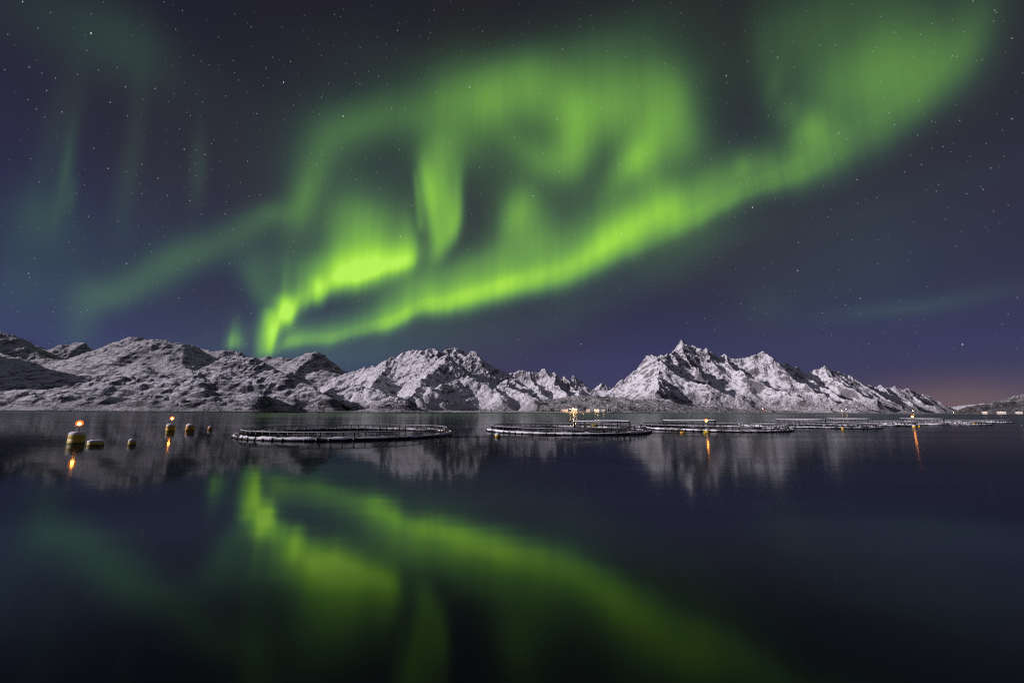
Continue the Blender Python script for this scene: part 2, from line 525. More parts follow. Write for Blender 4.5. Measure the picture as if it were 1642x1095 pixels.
def mat_snowy(name, color, rough=.5, metal=0.0, lo=.35, hi=.6, patch=.45, pscale=.6, dirt=0.3, side=.0):
    """a surface that carries settled snow where it faces up"""
    mt, t, o = new_mat(name)
    g = t.node('ShaderNodeNewGeometry')
    s = t.node('ShaderNodeSeparateXYZ'); t.put(s.inputs[0], g.outputs['Normal'])
    n = t.noise(g.outputs['Position'], pscale, 4, .6)
    n2 = t.noise(g.outputs['Position'], 6.0, 4, .6)
    k = t.math('ADD', s.outputs[2], t.math('MULTIPLY', t.math('SUBTRACT', n, .5), patch * 4))
    k = t.math('ADD', k, t.math('MULTIPLY', t.math('SUBTRACT', n2, .5), .5))
    f = t.mapr(k, lo, hi)
    base = t.mix(n2, (*[c * (1 - dirt) for c in color], 1), (*[c * (1 + dirt) for c in color], 1))
    col = t.mix(f, base, (.80, .78, .82, 1))
    ro = t.mapr(f, 0, 1, rough, .9)
    principled(t, o, col, ro, metal, spec=.35)
    return mt


def mat_emit(name, color, strength):
    mt, t, o = new_mat(name)
    e = t.node('ShaderNodeEmission')
    e.inputs[0].default_value = (*color, 1)
    e.inputs[1].default_value = strength
    t.t.links.new(e.outputs[0], o.inputs[0])
    return mt


def mat_buoy(name, color):
    """weathered plastic: grime rising from the water line, faded patches, seam"""
    mt, t, o = new_mat(name)
    g = t.node('ShaderNodeNewGeometry')
    ps = t.node('ShaderNodeSeparateXYZ'); t.put(ps.inputs[0], g.outputs['Position'])
    n = t.noise(g.outputs['Position'], 3.5, 5, .65)
    c = t.mix(n, (*[x * .7 for x in color], 1), (*[min(1, x * 1.15) for x in color], 1))
    gr = t.mapr(t.math('MULTIPLY_ADD', t.math('SUBTRACT', n, .5), -.3, ps.outputs[2]), .0, .16, .85, 0)
    c = t.mix(gr, c, (.03, .03, .018, 1))
    principled(t, o, c, .5, spec=.4)
    return mt


def mat_water():
    mt, t, o = new_mat('sea_water')
    g = t.node('ShaderNodeNewGeometry')
    pos = g.outputs['Position']
    # long, lazy swell plus wind-streaked patches; ripples averaged out by the long exposure
    w1 = t.noise(t.mapping(pos, scale=(.5, 1, 1)), .22, 2, .5)
    w2 = t.noise(t.mapping(pos, scale=(.25, 1, 1), rot=(0, 0, .15)), .05, 3, .55)
    nb = bump(t, w1, .012, 1.0)
    patch = t.noise(t.mapping(pos, scale=(.16, 1, 1), rot=(0, 0, .08)), .03, 4, .6)
    py_ = t.node('ShaderNodeSeparateXYZ'); t.put(py_.inputs[0], pos)
    ro = t.math('ADD', t.mapr(patch, .35, .7, .05, .10), t.math('ADD', t.mapr(py_.outputs[1], 70, 420, 0, .08), t.mapr(py_.outputs[0], -10, 70, 0, .07)))   # ruffled further out on the fjord
    gl = t.node('ShaderNodeBsdfAnisotropic')
    gl.distribution = 'MULTI_GGX'
    t.put(gl.inputs['Color'], (.92, .95, .93, 1))
    t.put(gl.inputs['Roughness'], ro)
    t.put(gl.inputs['Normal'], nb)
    df = t.node('ShaderNodeBsdfDiffuse')
    t.put(df.inputs[0], (.0035, .0045, .006, 1))
    fr = t.node('ShaderNodeFresnel')
    fr.inputs[0].default_value = 1.36
    t.put(fr.inputs[1], nb)
    mx = t.node('ShaderNodeMixShader')
    streak = t.noise(t.mapping(pos, scale=(.05, 1, 1), rot=(0, 0, .05)), .055, 4, .62)
    t.put(mx.inputs[0], t.math('MULTIPLY', t.mapr(streak, .33, .67, .80, 1.12), t.curve(fr.outputs[0], [(0, 0), (.06, .028), (.12, .115), (.2, .33), (.28, .41), (.42, .30), (.6, .28), (.78, .40), (.9, .52), (1, .54)])))
    t.t.links.new(df.outputs[0], mx.inputs[1])
    t.t.links.new(gl.outputs[0], mx.inputs[2])
    t.t.links.new(mx.outputs[0], o.inputs[0])
    return mt


# ------------------------------------------------------------------ object helpers
def link_mesh(name, me, mat, parent=None, smooth=True):
    o = bpy.data.objects.new(name, me)
    if mat is not None and not me.materials:
        me.materials.append(mat)
    if smooth:
        me.polygons.foreach_set('use_smooth', [True] * len(me.polygons))
    COL.objects.link(o)
    if parent is not None:
        o.parent = parent
    return o


def from_bm(name, bm, mat, parent=None, smooth=True):
    me = bpy.data.meshes.new(name)
    bm.normal_update()
    bm.to_mesh(me)
    bm.free()
    return link_mesh(name, me, mat, parent, smooth)


def tag(o, label=None, cat=None, group=None, kind=None):
    if label: o['label'] = label
    if cat: o['category'] = cat
    if group: o['group'] = group
    if kind: o['kind'] = kind
    return o


def empty(name, loc, rz=0.0):
    o = bpy.data.objects.new(name, None)
    o.empty_display_size = .5
    o.location = loc
    o.rotation_euler = (0, 0, rz)
    COL.objects.link(o)
    return o


def copy_tree(o, parent=None):
    c = o.copy()
    COL.objects.link(c)
    if parent is not None:
        c.parent = parent
    for ch in list(o.children):
        copy_tree(ch, c)
    return c


def bm_tube(bm, pts, r, seg=8, closed=False, caps=True):
    pts = [Vector(p) for p in pts]
    n = len(pts)
    rings = []
    for i, p in enumerate(pts):
        a = pts[(i - 1) % n] if (closed or i > 0) else p
        b = pts[(i + 1) % n] if (closed or i < n - 1) else p
        d = (b - a).normalized()
        ref = Vector((0, 0, 1)) if abs(d.z) < .9 else Vector((1, 0, 0))
        s = d.cross(ref).normalized(); u = s.cross(d)
        rr = r[i] if isinstance(r, (list, tuple)) else r
        rings.append([bm.verts.new(p + (s * math.cos(2 * math.pi * k / seg) + u * math.sin(2 * math.pi * k / seg)) * rr) for k in range(seg)])
    for i in range(n if closed else n - 1):
        A, B = rings[i], rings[(i + 1) % n]
        for k in range(seg):
            bm.faces.new((A[k], A[(k + 1) % seg], B[(k + 1) % seg], B[k]))
    if caps and not closed:
        bm.faces.new(rings[0][::-1]); bm.faces.new(rings[-1])
    return bm


def bm_loft(bm, sections, cap=True):
    """sections: list of lists of points, same count"""
    rings = [[bm.verts.new(p) for p in s] for s in sections]
    n = len(rings[0])
    for A, B in zip(rings, rings[1:]):
        for k in range(n):
            bm.faces.new((A[k], A[(k + 1) % n], B[(k + 1) % n], B[k]))
    if cap:
        bm.faces.new(rings[0][::-1]); bm.faces.new(rings[-1])
    return bm


def bm_box(bm, c, s, rz=0.0):
    mt = Matrix.Translation(c) @ Matrix.Rotation(rz, 4, 'Z') @ Matrix.Diagonal((*s, 1))
    bmesh.ops.create_cube(bm, size=1, matrix=mt)
    return bm


# ------------------------------------------------------------------ noise (numpy)
def gnoise(x, y, seed=0):
    xi = np.floor(x).astype(np.int64); yi = np.floor(y).astype(np.int64)
    xf = x - xi; yf = y - yi

    def grad(ix, iy, fx, fy):
        h = (ix * 374761393 + iy * 668265263 + seed * 974711) & 0xffffffff
        h = ((h ^ (h >> 13)) * 1274126177) & 0xffffffff
        h = (h ^ (h >> 16)) & 0xffff
        a = h * (2 * math.pi / 65536.0)
        return np.cos(a) * fx + np.sin(a) * fy
    u = xf ** 3 * (xf * (xf * 6 - 15) + 10); v = yf ** 3 * (yf * (yf * 6 - 15) + 10)
    a = grad(xi, yi, xf, yf); b = grad(xi + 1, yi, xf - 1, yf)
    c = grad(xi, yi + 1, xf, yf - 1); d = grad(xi + 1, yi + 1, xf - 1, yf - 1)
    return (a + (b - a) * u + (c - a) * v + (a - b - c + d) * u * v) * 1.4


def fbm(x, y, octv=5, seed=0, gain=.5):
    s = np.zeros_like(x); a = 1.0; f = 1.0
    for i in range(octv):
        s += a * gnoise(x * f + i * 17.3, y * f - i * 9.1, seed + i)
        a *= gain; f *= 2.03
    return s


def ridged(x, y, octv=5, seed=0, gain=.5):
    s = np.zeros_like(x); a = 1.0; f = 1.0; w = np.ones_like(x)
    for i in range(octv):
        n = 1 - np.abs(gnoise(x * f + i * 31.7, y * f + i * 12.9, seed + i))
        n = n * n * w
        w = np.clip(n * 1.6, 0, 1)
        s += a * n
        a *= gain; f *= 2.07
    return s / 1.6 - .55


def grid_mesh(name, X, Y, Z):
    r, c = X.shape
    me = bpy.data.meshes.new(name)
    co = np.stack([X, Y, Z], -1).reshape(-1, 3).astype(np.float32)
    idx = np.arange(r * c).reshape(r, c)
    q = np.stack([idx[:-1, :-1], idx[:-1, 1:], idx[1:, 1:], idx[1:, :-1]], -1).reshape(-1, 4)
    # drop faces wholly well under water
    zz = Z.reshape(-1)
    keep = zz[q].max(1) > -3.0
    q = q[keep].astype(np.int32)
    me.vertices.add(len(co)); me.vertices.foreach_set('co', co.ravel())
    me.loops.add(q.size); me.loops.foreach_set('vertex_index', q.ravel())
    me.polygons.add(len(q))
    me.polygons.foreach_set('loop_start', np.arange(0, q.size, 4, dtype=np.int32))
    me.polygons.foreach_set('loop_total', np.full(len(q), 4, np.int32))
    me.polygons.foreach_set('use_smooth', np.ones(len(q), bool))
    me.update(calc_edges=True)
    return me


def smooth01(t):
    t = np.clip(t, 0, 1)
    return t * t * (3 - 2 * t)


HEIGHTS = []      # (function) for standing things on the land


def massif(name, mat, pxr, yr, shape, ridges, shore, seed, warp=40.0, wscale=260.0, amp=.14, nscale=240.0,
           det=9.0, dscale=70.0, terr=0.0, gully=None, knoll=None, foot=160.0, beach=.09, label=None, p=10.0, low=6.0, drop=0.0):
    """a mountain mass: crest and spur polylines (photo x, photo y, depth in m) with concave flanks,
    broken by ridged noise; rises out of the sea along `shore` (photo x, depth)."""
    s0 = (pxr[0] - 821) / FOC * 1.0; s1 = (pxr[1] - 821) / FOC * 1.0
    rows, cols = shape
    s = np.linspace(s0, s1, cols)
    yy = yr[0] * (yr[1] / yr[0]) ** np.linspace(0, 1, rows)
    S, Y = np.meshgrid(s, yy)
    # the lens looks up: image x maps to x/(y*cos(tilt)+...) ; close enough on the ground
    X = S * Y * math.cos(TILT)
    sx = [(a - 821) / FOC * math.cos(TILT) for a, b in shore]
    sd = [b for a, b in shore]

    def height(X, Y):
        wx = X + warp * fbm(X / wscale, Y / wscale, 4, seed)
        wy = Y + warp * fbm(X / wscale, Y / wscale, 4, seed + 50)
        H = np.zeros_like(X)
        for pts, k, rnd in ridges:
            P = [Vector(q[1:]) if q[0] == 'xyz' else at(q[0], q[1] + drop * min(1, max(0, (660 - q[1]) / 60)), q[2]) for q in pts]
            h = np.zeros_like(X)
            if len(P) == 1:
                P = [P[0], P[0] + Vector((1, 0, 0))]
            for a, b in zip(P, P[1:]):
                ex, ey = b.x - a.x, b.y - a.y
                L2 = ex * ex + ey * ey + 1e-6
                tt = np.clip(((wx - a.x) * ex + (wy - a.y) * ey) / L2, 0, 1)
                d = np.hypot(wx - a.x - tt * ex, wy - a.y - tt * ey)
                zr = np.maximum(a.z + (b.z - a.z) * tt, 1.0)
                u = d / (zr * k)
                pr = (1 - rnd) * np.clip(1 - u, 0, None) ** 1.55 + rnd * np.clip(1 - u * u, 0, None) ** 1.5
                h = np.maximum(h, zr * pr)
            H += np.clip(h, 0, None) ** p
        H = H ** (1 / p)
        land = Y - np.interp(X / Y, sx, sd) + 55 * fbm(X / 190, Y / 190, 4, seed + 7) * .6
        base = np.clip(land * beach, -6, None)
        base = np.where(base > 0, low * (1 - np.exp(-base / low)), base)
        up = smooth01(land / foot)
        rn = ridged(X / nscale, Y / nscale, 6, seed + 3)
        fine = fbm(X / dscale, Y / dscale, 5, seed + 9, .55)
        H = H * (1 + amp * rn) * up
        H = H + det * fine * smooth01(land / 60) * (.35 + .65 * smooth01(H / 90))
        if knoll:
            ka, ks = knoll
            kx = X + .5 * ks * fbm(X / (1.6 * ks), Y / (1.6 * ks), 3, seed + 61); ky = Y + .5 * ks * fbm(X / (1.6 * ks), Y / (1.6 * ks), 3, seed + 65)
            kn = np.abs(gnoise(kx / ks, ky / ks, seed + 71)) * 1.5 + .6 * np.abs(gnoise(kx / ks * 2.3, ky / ks * 2.3, seed + 72)) + .3 * np.abs(gnoise(kx / ks * 5.1, ky / ks * 5.1, seed + 73))
            H = H + ka * (kn - .55) * smooth01((H - 2) / (2.2 * ka))
        if gully:
            gx, gy, gw, gl_, ga_ = gully
            wv = 30 * fbm(X / 160, Y / 160, 3, seed + 33)
            gu = (X * gy - Y * gx + wv) / gw; gv_ = (X * gx + Y * gy) / gl_
            H = H + ga_ * ridged(gu, gv_, 4, seed + 41) * smooth01((H - 15) / 110)
        if terr:
            ph = H / 11.0 + 2.2 * fbm(X / 130, Y / 130, 3, seed + 21)
            H = H + terr * np.sin(ph * 2 * math.pi / 1.9) * smooth01(H / 25)
        return base + H
    Z = height(X, Y)
    o = link_mesh(name, grid_mesh(name, X, Y, Z), mat, smooth=False)
    tag(o, kind='structure')
    HEIGHTS.append(height)
    return o


def ground(x, y):
    z = 0.0
    for h in HEIGHTS:
        z = max(z, float(h(np.array([x]), np.array([y]))[0]))
    return z


# ------------------------------------------------------------------ sea
bm = bmesh.new()
ys = [-400, -60, 0, 20, 60, 160, 400, 1000, 2500, 6000, 14000]
xs = [-16000, -4000, -1200, -400, -120, 0, 120, 400, 1200, 4000, 16000]
vv = [[bm.verts.new((x, y, 0)) for x in xs] for y in ys]
for i in range(len(ys) - 1):
    for j in range(len(xs) - 1):
        bm.faces.new((vv[i][j], vv[i][j + 1], vv[i + 1][j + 1], vv[i + 1][j]))
sea = from_bm('sea', bm, mat_water())
tag(sea, kind='structure')

# ------------------------------------------------------------------ mountains
M_left = mat_terrain('snowy_slab_rock', snow=(.70, .69, .73), rock_at=.77, rock_soft=.09, speck=.45, veg_z=42, veg=.72, size=.42, ledge=1.6)  # snow colour darkened to imitate the weaker light on the left
M_left2 = mat_terrain('snowy_hill_rock', snow=(.60, .59, .62), rock_at=.73, rock_soft=.09, speck=.45, veg_z=30, veg=.4, size=.6, ledge=1.6)  # dimmer light put into the snow colour, sets the hill behind the slabs
M_mid = mat_terrain('snowy_mountain_rock', rock_at=.63, rock_soft=.09, speck=.38, veg_z=40, veg=.6, size=.6, ledge=.5)
M_right = mat_terrain('snowy_alpine_rock', snow=(.84, .82, .855), rock_at=.60, rock_soft=.1, speck=.36, veg_z=130, veg=.95, size=.75, ledge=.4, vlo=.33, vegc=(.042, .036, .031))
M_far = mat_terrain('snowy_far_rock', rock_at=.56, rock_soft=.14, speck=.5, veg_z=20, veg=.2, size=1.2, ledge=.3)
M_wood = mat_terrain('birch_slope', rock_at=.42, rock_soft=.12, speck=.8, veg_z=200, veg=.9, size=.9, vlo=.33, vegc=(.055, .047, .038))
M_head = mat_terrain('headland_slope', snow=(.6, .585, .61), rock_at=.92, rock_soft=.1, speck=.8, veg_z=110, veg=.95, size=.9, vlo=.3, vegc=(.045, .038, .031))

# low slabs along the left shore
massif('hills', M_left, (-140, 720), (760, 2000), (330, 900), [
    ([(-120, 636, 1060), (0, 631, 1060), (40, 627, 1080), (84, 625, 1090), (115, 622, 1090), (150, 615, 1080), (180, 610, 1080), (215, 606, 1100), (256, 602, 1110), (302, 604, 1110)], 1.7, .65),
    ([(302, 604, 1110), (318, 616, 1050), (330, 628, 1000)], 1.6, .7),
    ([(284, 634, 990), (320, 616, 1030), (358, 611, 1070), (419, 607, 1100), (450, 604, 1120)], 1.5, .8),
    ([(450, 604, 1120), (490, 622, 1080), (518, 636, 1050)], 1.6, .7),
    ([(384, 570, 1500), (405, 577, 1440), (430, 592, 1380), (449, 602, 1320), (480, 618, 1250), (520, 636, 1180), (556, 648, 1140)], 2.0, .3),
    ([(590, 652, 980), (616, 646, 1000), (640, 645, 1020), (660, 652, 1020)], 3.2, .7),
    ([(60, 640, 960), (120, 638, 960), (170, 640, 950)], 3.0, .7),
    ([(210, 642, 930), (260, 636, 950), (300, 645, 930)], 3.0, .7),
    ([(350, 640, 960), (400, 632, 1000), (430, 640, 980)], 2.6, .7),
], [(-200, 930), (0, 900), (120, 880), (200, 860), (262, 830), (310, 850), (400, 880), (440, 960), (560, 985), (720, 1010)], 11,
    warp=14, wscale=100, amp=.10, nscale=80, det=1.6, dscale=22, terr=1.2, knoll=(9, 84), foot=60, beach=.16, low=4)

# big left hill with a shaded right flank, the dark slope far left and the summits behind them
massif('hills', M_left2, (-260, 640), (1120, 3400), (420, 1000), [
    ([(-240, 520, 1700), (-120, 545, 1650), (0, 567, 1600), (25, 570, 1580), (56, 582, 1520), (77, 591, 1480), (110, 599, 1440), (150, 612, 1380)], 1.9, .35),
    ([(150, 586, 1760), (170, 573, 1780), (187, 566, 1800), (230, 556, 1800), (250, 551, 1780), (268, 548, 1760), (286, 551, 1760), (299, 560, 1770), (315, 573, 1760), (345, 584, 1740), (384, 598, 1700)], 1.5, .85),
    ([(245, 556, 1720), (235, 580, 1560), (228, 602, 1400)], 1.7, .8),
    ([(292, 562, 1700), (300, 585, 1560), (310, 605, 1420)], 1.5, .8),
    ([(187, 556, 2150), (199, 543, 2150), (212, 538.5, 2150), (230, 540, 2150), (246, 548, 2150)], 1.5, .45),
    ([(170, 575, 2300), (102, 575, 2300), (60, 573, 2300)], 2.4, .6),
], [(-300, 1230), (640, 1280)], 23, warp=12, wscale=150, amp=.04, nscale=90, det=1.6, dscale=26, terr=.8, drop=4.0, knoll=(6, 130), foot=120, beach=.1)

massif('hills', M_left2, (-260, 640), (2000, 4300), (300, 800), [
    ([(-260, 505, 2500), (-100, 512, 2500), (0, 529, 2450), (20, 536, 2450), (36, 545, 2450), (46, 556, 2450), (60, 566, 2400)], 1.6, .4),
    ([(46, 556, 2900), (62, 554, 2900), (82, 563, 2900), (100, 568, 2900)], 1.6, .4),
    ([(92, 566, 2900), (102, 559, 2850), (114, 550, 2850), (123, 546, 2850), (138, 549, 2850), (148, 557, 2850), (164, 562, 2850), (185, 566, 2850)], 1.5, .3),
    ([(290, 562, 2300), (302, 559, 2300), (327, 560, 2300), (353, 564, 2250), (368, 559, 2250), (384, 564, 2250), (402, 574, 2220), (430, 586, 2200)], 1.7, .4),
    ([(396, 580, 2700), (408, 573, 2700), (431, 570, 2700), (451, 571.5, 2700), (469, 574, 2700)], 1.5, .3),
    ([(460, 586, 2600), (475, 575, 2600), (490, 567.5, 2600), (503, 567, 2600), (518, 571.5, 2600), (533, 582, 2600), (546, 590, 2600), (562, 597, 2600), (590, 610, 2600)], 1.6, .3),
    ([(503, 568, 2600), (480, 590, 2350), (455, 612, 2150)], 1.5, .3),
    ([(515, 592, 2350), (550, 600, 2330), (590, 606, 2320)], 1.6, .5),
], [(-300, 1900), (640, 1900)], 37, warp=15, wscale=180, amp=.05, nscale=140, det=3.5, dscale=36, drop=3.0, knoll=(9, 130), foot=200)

# high ground out of the picture on the left that throws the dark slope into shade
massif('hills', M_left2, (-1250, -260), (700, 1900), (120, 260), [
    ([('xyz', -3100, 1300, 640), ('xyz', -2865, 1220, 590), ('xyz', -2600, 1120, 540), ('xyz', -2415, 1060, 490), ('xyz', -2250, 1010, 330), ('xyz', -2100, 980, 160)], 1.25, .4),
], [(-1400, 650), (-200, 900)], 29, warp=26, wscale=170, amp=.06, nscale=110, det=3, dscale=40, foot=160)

# rounded mountain in the middle
massif('mountain', M_mid, (480, 960), (1050, 3400), (520, 800), [
    ([(540, 604, 2250), (564, 594, 2250), (585, 588, 2250), (610, 586, 2200), (626, 579, 2200), (641, 573, 2200), (651, 564.5, 2200), (664, 566.5, 2200), (679, 560, 2200), (695, 556, 2230), (710, 560, 2250), (728, 555.5, 2300), (748, 559, 2300), (761, 565, 2300), (776, 576, 2280), (789, 584, 2250), (803, 589, 2250), (809, 597, 2230), (829, 612, 2150), (855, 625, 2050), (884, 640, 1950)], 1.75, .2),
    ([(664, 566.5, 2200), (690, 572, 2050), (715, 574, 1980), (725, 582, 1930), (741, 595, 1880), (771, 612, 1800), (800, 632, 1700)], 1.6, .25),
    ([(626, 579, 2200), (610, 600, 1900), (590, 622, 1650)], 1.6, .3),
    ([(715, 574, 1980), (690, 598, 1700), (665, 625, 1480), (650, 640, 1350)], 1.6, .35),
    ([(760, 606, 1720), (745, 605, 1700), (720, 612, 1620), (690, 626, 1480), (670, 640, 1380)], 1.7, .5),
    ([(748, 606, 1750), (775, 618, 1650), (800, 634, 1550)], 1.8, .5),
    ([(790, 622, 1700), (820, 630, 1620), (850, 640, 1560)], 1.8, .5),
    ([(809, 610, 1900), (830, 626, 1800), (860, 637, 1700)], 1.8, .5),
    ([(560, 618, 1500), (600, 622, 1450), (640, 640, 1350)], 2.2, .6),
], [(480, 1080), (640, 1090), (700, 1120), (770, 1150), (850, 1300), (960, 1420)], 51, warp=18, wscale=170, amp=.07, nscale=110, det=3.5, dscale=30, foot=150, beach=.08, drop=5.0, gully=(-.5, -.86, 60, 240, 9), knoll=(10, 90))

# jagged far range in the gap
massif('mountain', M_far, (770, 1030), (3000, 5200), (260, 560), [
    ([(790, 606, 4200), (811, 597, 4200), (824, 596, 4200), (837, 593, 4200), (850, 599, 4200), (863, 596, 4200), (869, 596, 4200), (875.5, 591.5, 4200), (880, 597, 4200), (886, 595, 4200), (893, 597, 4200), (899, 602, 4200), (906, 601, 4200), (912, 606, 4200), (918, 603, 4200), (929, 605, 4200), (939, 615, 4200), (945, 620, 4200), (952, 622, 4200)], 1.35, .0),
    ([(850, 599, 4200), (860, 618, 3800), (870, 634, 3500)], 1.3, .0),
    ([(875, 594, 4200), (892, 612, 3850), (912, 634, 3500)], 1.3, .0),
    ([(906, 602, 4200), (918, 618, 3900), (930, 634, 3600)], 1.3, .0),
    ([(925, 618, 4000), (945, 622, 4000), (975, 624, 4000), (1000, 634, 4000)], 1.5, .3),
    ([(948, 624, 4500), (958, 617, 4500), (965, 612, 4500), (972, 616, 4500), (980, 624, 4500), (990, 632, 4500)], 1.4, .1),
], [(700, 2600), (1100, 2600)], 63, warp=30, wscale=180, amp=.12, nscale=220, det=7, dscale=60, foot=300, drop=5.0, gully=(0, -1, 110, 420, 26))

# alpine mountain on the right
massif('mountain', M_right, (900, 1640), (1500, 4600), (560, 1150), [
    ([(958, 648, 2500), (968, 638, 2550), (983, 625, 2600), (993, 611, 2650), (1008, 595, 2700), (1024, 584, 2720), (1036, 577, 2720), (1042, 573, 2720), (1044, 567, 2720), (1048, 571, 2720), (1054, 572, 2740), (1060, 565, 2760), (1066, 567, 2780), (1072, 564, 2800), (1080, 561, 2900), (1088, 555, 2950), (1093, 550, 2970), (1097, 546, 3000), (1106, 550, 3000), (1115, 555, 3000), (1124, 560.5, 3000), (1134, 562.5, 3000), (1141, 568, 3000), (1150, 570, 3000), (1163, 569.5, 2980), (1174, 573, 2950), (1189, 566.5, 2950), (1199, 563.5, 2950), (1210, 562, 2950), (1222, 566, 2950), (1235, 576, 2950), (1250, 582, 2950), (1258, 580, 2950), (1271, 588, 2950), (1281, 596, 2950), (1294, 594.5, 3000), (1307, 593, 3000), (1315, 588, 3000), (1322, 584, 3000), (1331, 588, 3000), (1343, 592, 3050), (1368, 600, 3100), (1389, 612, 3150), (1398, 619, 3200), (1411, 617, 3250), (1420, 619, 3280), (1429, 617, 3300), (1444, 621, 3350), (1462, 625, 3400), (1472, 630, 3420), (1483, 630, 3450), (1491, 637, 3500), (1499, 645, 3550), (1509, 650, 3600), (1526, 654, 3700)], 1.5, .0),
    # front shoulder left of the summit and its long right-hand arm
    ([(1048, 572, 2720), (1056, 577, 2600), (1064, 582, 2500), (1072, 590, 2400), (1100, 602, 2330), (1130, 615, 2250), (1160, 628, 2180), (1200, 645, 2050)], 1.5, .15),
    ([(1064, 582, 2500), (1056, 608, 2250), (1046, 632, 2050)], 1.5, .15),
    ([(1097, 547, 3000), (1100, 565, 2850), (1112, 583, 2700), (1120, 592, 2620)], 1.2, .0),
    ([(1124, 561, 3000), (1138, 577, 2880), (1150, 590, 2750)], 1.2, .0),
    # spurs running down to the right
    ([(1163, 571, 2980), (1168, 582, 2800), (1190, 596, 2650), (1220, 610, 2550), (1260, 628, 2420), (1300, 645, 2280), (1330, 655, 2180)], 1.4, .05),
    ([(1222, 567, 2950), (1240, 590, 2800), (1270, 606, 2700), (1300, 622, 2580), (1330, 638, 2450), (1365, 652, 2300)], 1.4, .05),
    ([(1271, 589, 2950), (1290, 604, 2850), (1320, 620, 2720), (1350, 636, 2560), (1380, 650, 2400)], 1.4, .05),
    ([(1322, 585, 3000), (1340, 606, 2850), (1370, 624, 2700), (1410, 645, 2520)], 1.4, .05),
    ([(1368, 601, 3100), (1390, 622, 2950), (1420, 640, 2800), (1445, 654, 2650)], 1.4, .05),
    ([(1411, 618, 3250), (1435, 634, 3100), (1465, 648, 2950)], 1.5, .1),
    ([(1444, 622, 3350), (1468, 638, 3200), (1495, 651, 3050)], 1.6, .1),
    ([(1010, 640, 1950), (1060, 640, 1950), (1100, 648, 1900)], 2.2, .5),
], [(900, 1600), (1000, 1620), (1100, 1650), (1220, 1750), (1300, 1800), (1400, 1950), (1480, 2150), (1540, 2700), (1700, 3600)], 77,
    warp=28, wscale=200, amp=.08, nscale=190, det=5, dscale=46, foot=240, beach=.06, drop=7.0, gully=(.55, -.83, 85, 420, 22), knoll=(11, 80))

# low wooded land in front of the gap, with the fish farm's shore base
massif('hills', M_wood, (760, 1330), (1280, 2600), (240, 640), [
    ([(800, 655, 1600), (842, 648, 1650), (868, 645, 1700), (893, 641, 1750), (919, 638, 1800), (945, 637.5, 1800), (970, 640, 1800), (996, 641, 1780), (1034, 643, 1760), (1072, 650, 1740), (1110, 656, 1720)], 5.5, .6),
    ([(870, 652, 1550), (930, 650, 1560), (985, 652, 1540)], 5.0, .7),
    ([(1072, 650, 1740), (1130, 654, 1750), (1200, 658, 1780), (1270, 660, 1800)], 5.0, .7),
], [(700, 1330), (850, 1380), (920, 1420), (1000, 1430), (1100, 1500), (1200, 1580), (1270, 1680), (1330, 1790), (1400, 1990)], 91, warp=20, wscale=150, amp=.2, nscale=120, det=3, dscale=40, knoll=(4, 60), foot=120, beach=.05)

# headland on the right edge and the low land far down the fjord
massif('hills', M_head, (1500, 1980), (1500, 3400), (260, 600), [
    ([(1536, 663, 2050), (1552, 655, 2100), (1567, 650, 2150), (1585, 643, 2200), (1606, 638.5, 2250), (1626, 635, 2280), (1642, 627, 2300), (1680, 612, 2350), (1760, 590, 2400), (1900, 580, 2450)], 2.6, .4),
    ([(1590, 656, 1850), (1640, 652, 1850), (1720, 640, 1900)], 3.2, .6),
], [(1480, 2250), (1530, 2000), (1552, 1780), (1600, 1660), (1660, 1600), (2000, 1500)], 105, warp=25, wscale=160, amp=.2, nscale=140, det=4, dscale=45, foot=140, beach=.05, drop=16.0)
massif('hills', M_far, (1440, 1640), (5200, 9000), (100, 260), [
    ([(1470, 655, 7000), (1510, 655, 7000), (1530, 653, 7000), (1560, 650, 7000), (1575, 648.5, 7000), (1610, 650, 7000)], 4.0, .5),
], [(1400, 5400), (1700, 5400)], 131, warp=30, wscale=300, amp=.2, nscale=300, det=8, dscale=120, foot=300)

# ------------------------------------------------------------------ fish farm
M_pipe = mat_snowy('black_float_plastic', (.012, .012, .013), .45, lo=.75, hi=1.05, patch=.35, pscale=.5)
M_snow = mat_simple('settled_snow', (.80, .78, .82), .9, var=.06, scale=1.5, spec=.1, bumpd=.05)
M_rail = mat_snowy('dark_rail', (.014, .014, .015), .5, lo=.35, hi=.7, patch=.25, pscale=.25)
M_post = mat_simple('dark_post', (.012, .012, .013), .5, var=.3)
M_steel = mat_simple('galvanised_steel', (.22, .22, .23), .5, .7, var=.2)
M_crate = mat_snowy('orange_case', (.45, .20, .08), .6, lo=.5, hi=.8, patch=.15)
M_yellow = mat_buoy('yellow_float', (.70, .45, .03))
M_orange = mat_buoy('orange_float', (.72, .34, .02))
M_olive = mat_buoy('faded_yellow_float', (.68, .50, .05))
M_rope = mat_simple('wet_rope', (.012, .012, .014), .6)
M_lampC = mat_emit('dim_shore_lamp', (1.0, .6, .28), 28)
M_lampA = mat_emit('amber_lamp', (1.0, .40, .09), 110)
M_lampB = mat_emit('flood_lamp', (1.0, .56, .2), 130)


def mat_net():
    mt, t, o = new_mat('fine_net')
    a = t.node('ShaderNodeBsdfTransparent')
    d = t.node('ShaderNodeBsdfDiffuse'); d.inputs[0].default_value = (.01, .01, .011, 1)
    mx = t.node('ShaderNodeMixShader'); mx.inputs[0].default_value = .2
    t.t.links.new(a.outputs[0], mx.inputs[1]); t.t.links.new(d.outputs[0], mx.inputs[2])
    t.t.links.new(mx.outputs[0], o.inputs[0])
    return mt


M_net = mat_net()


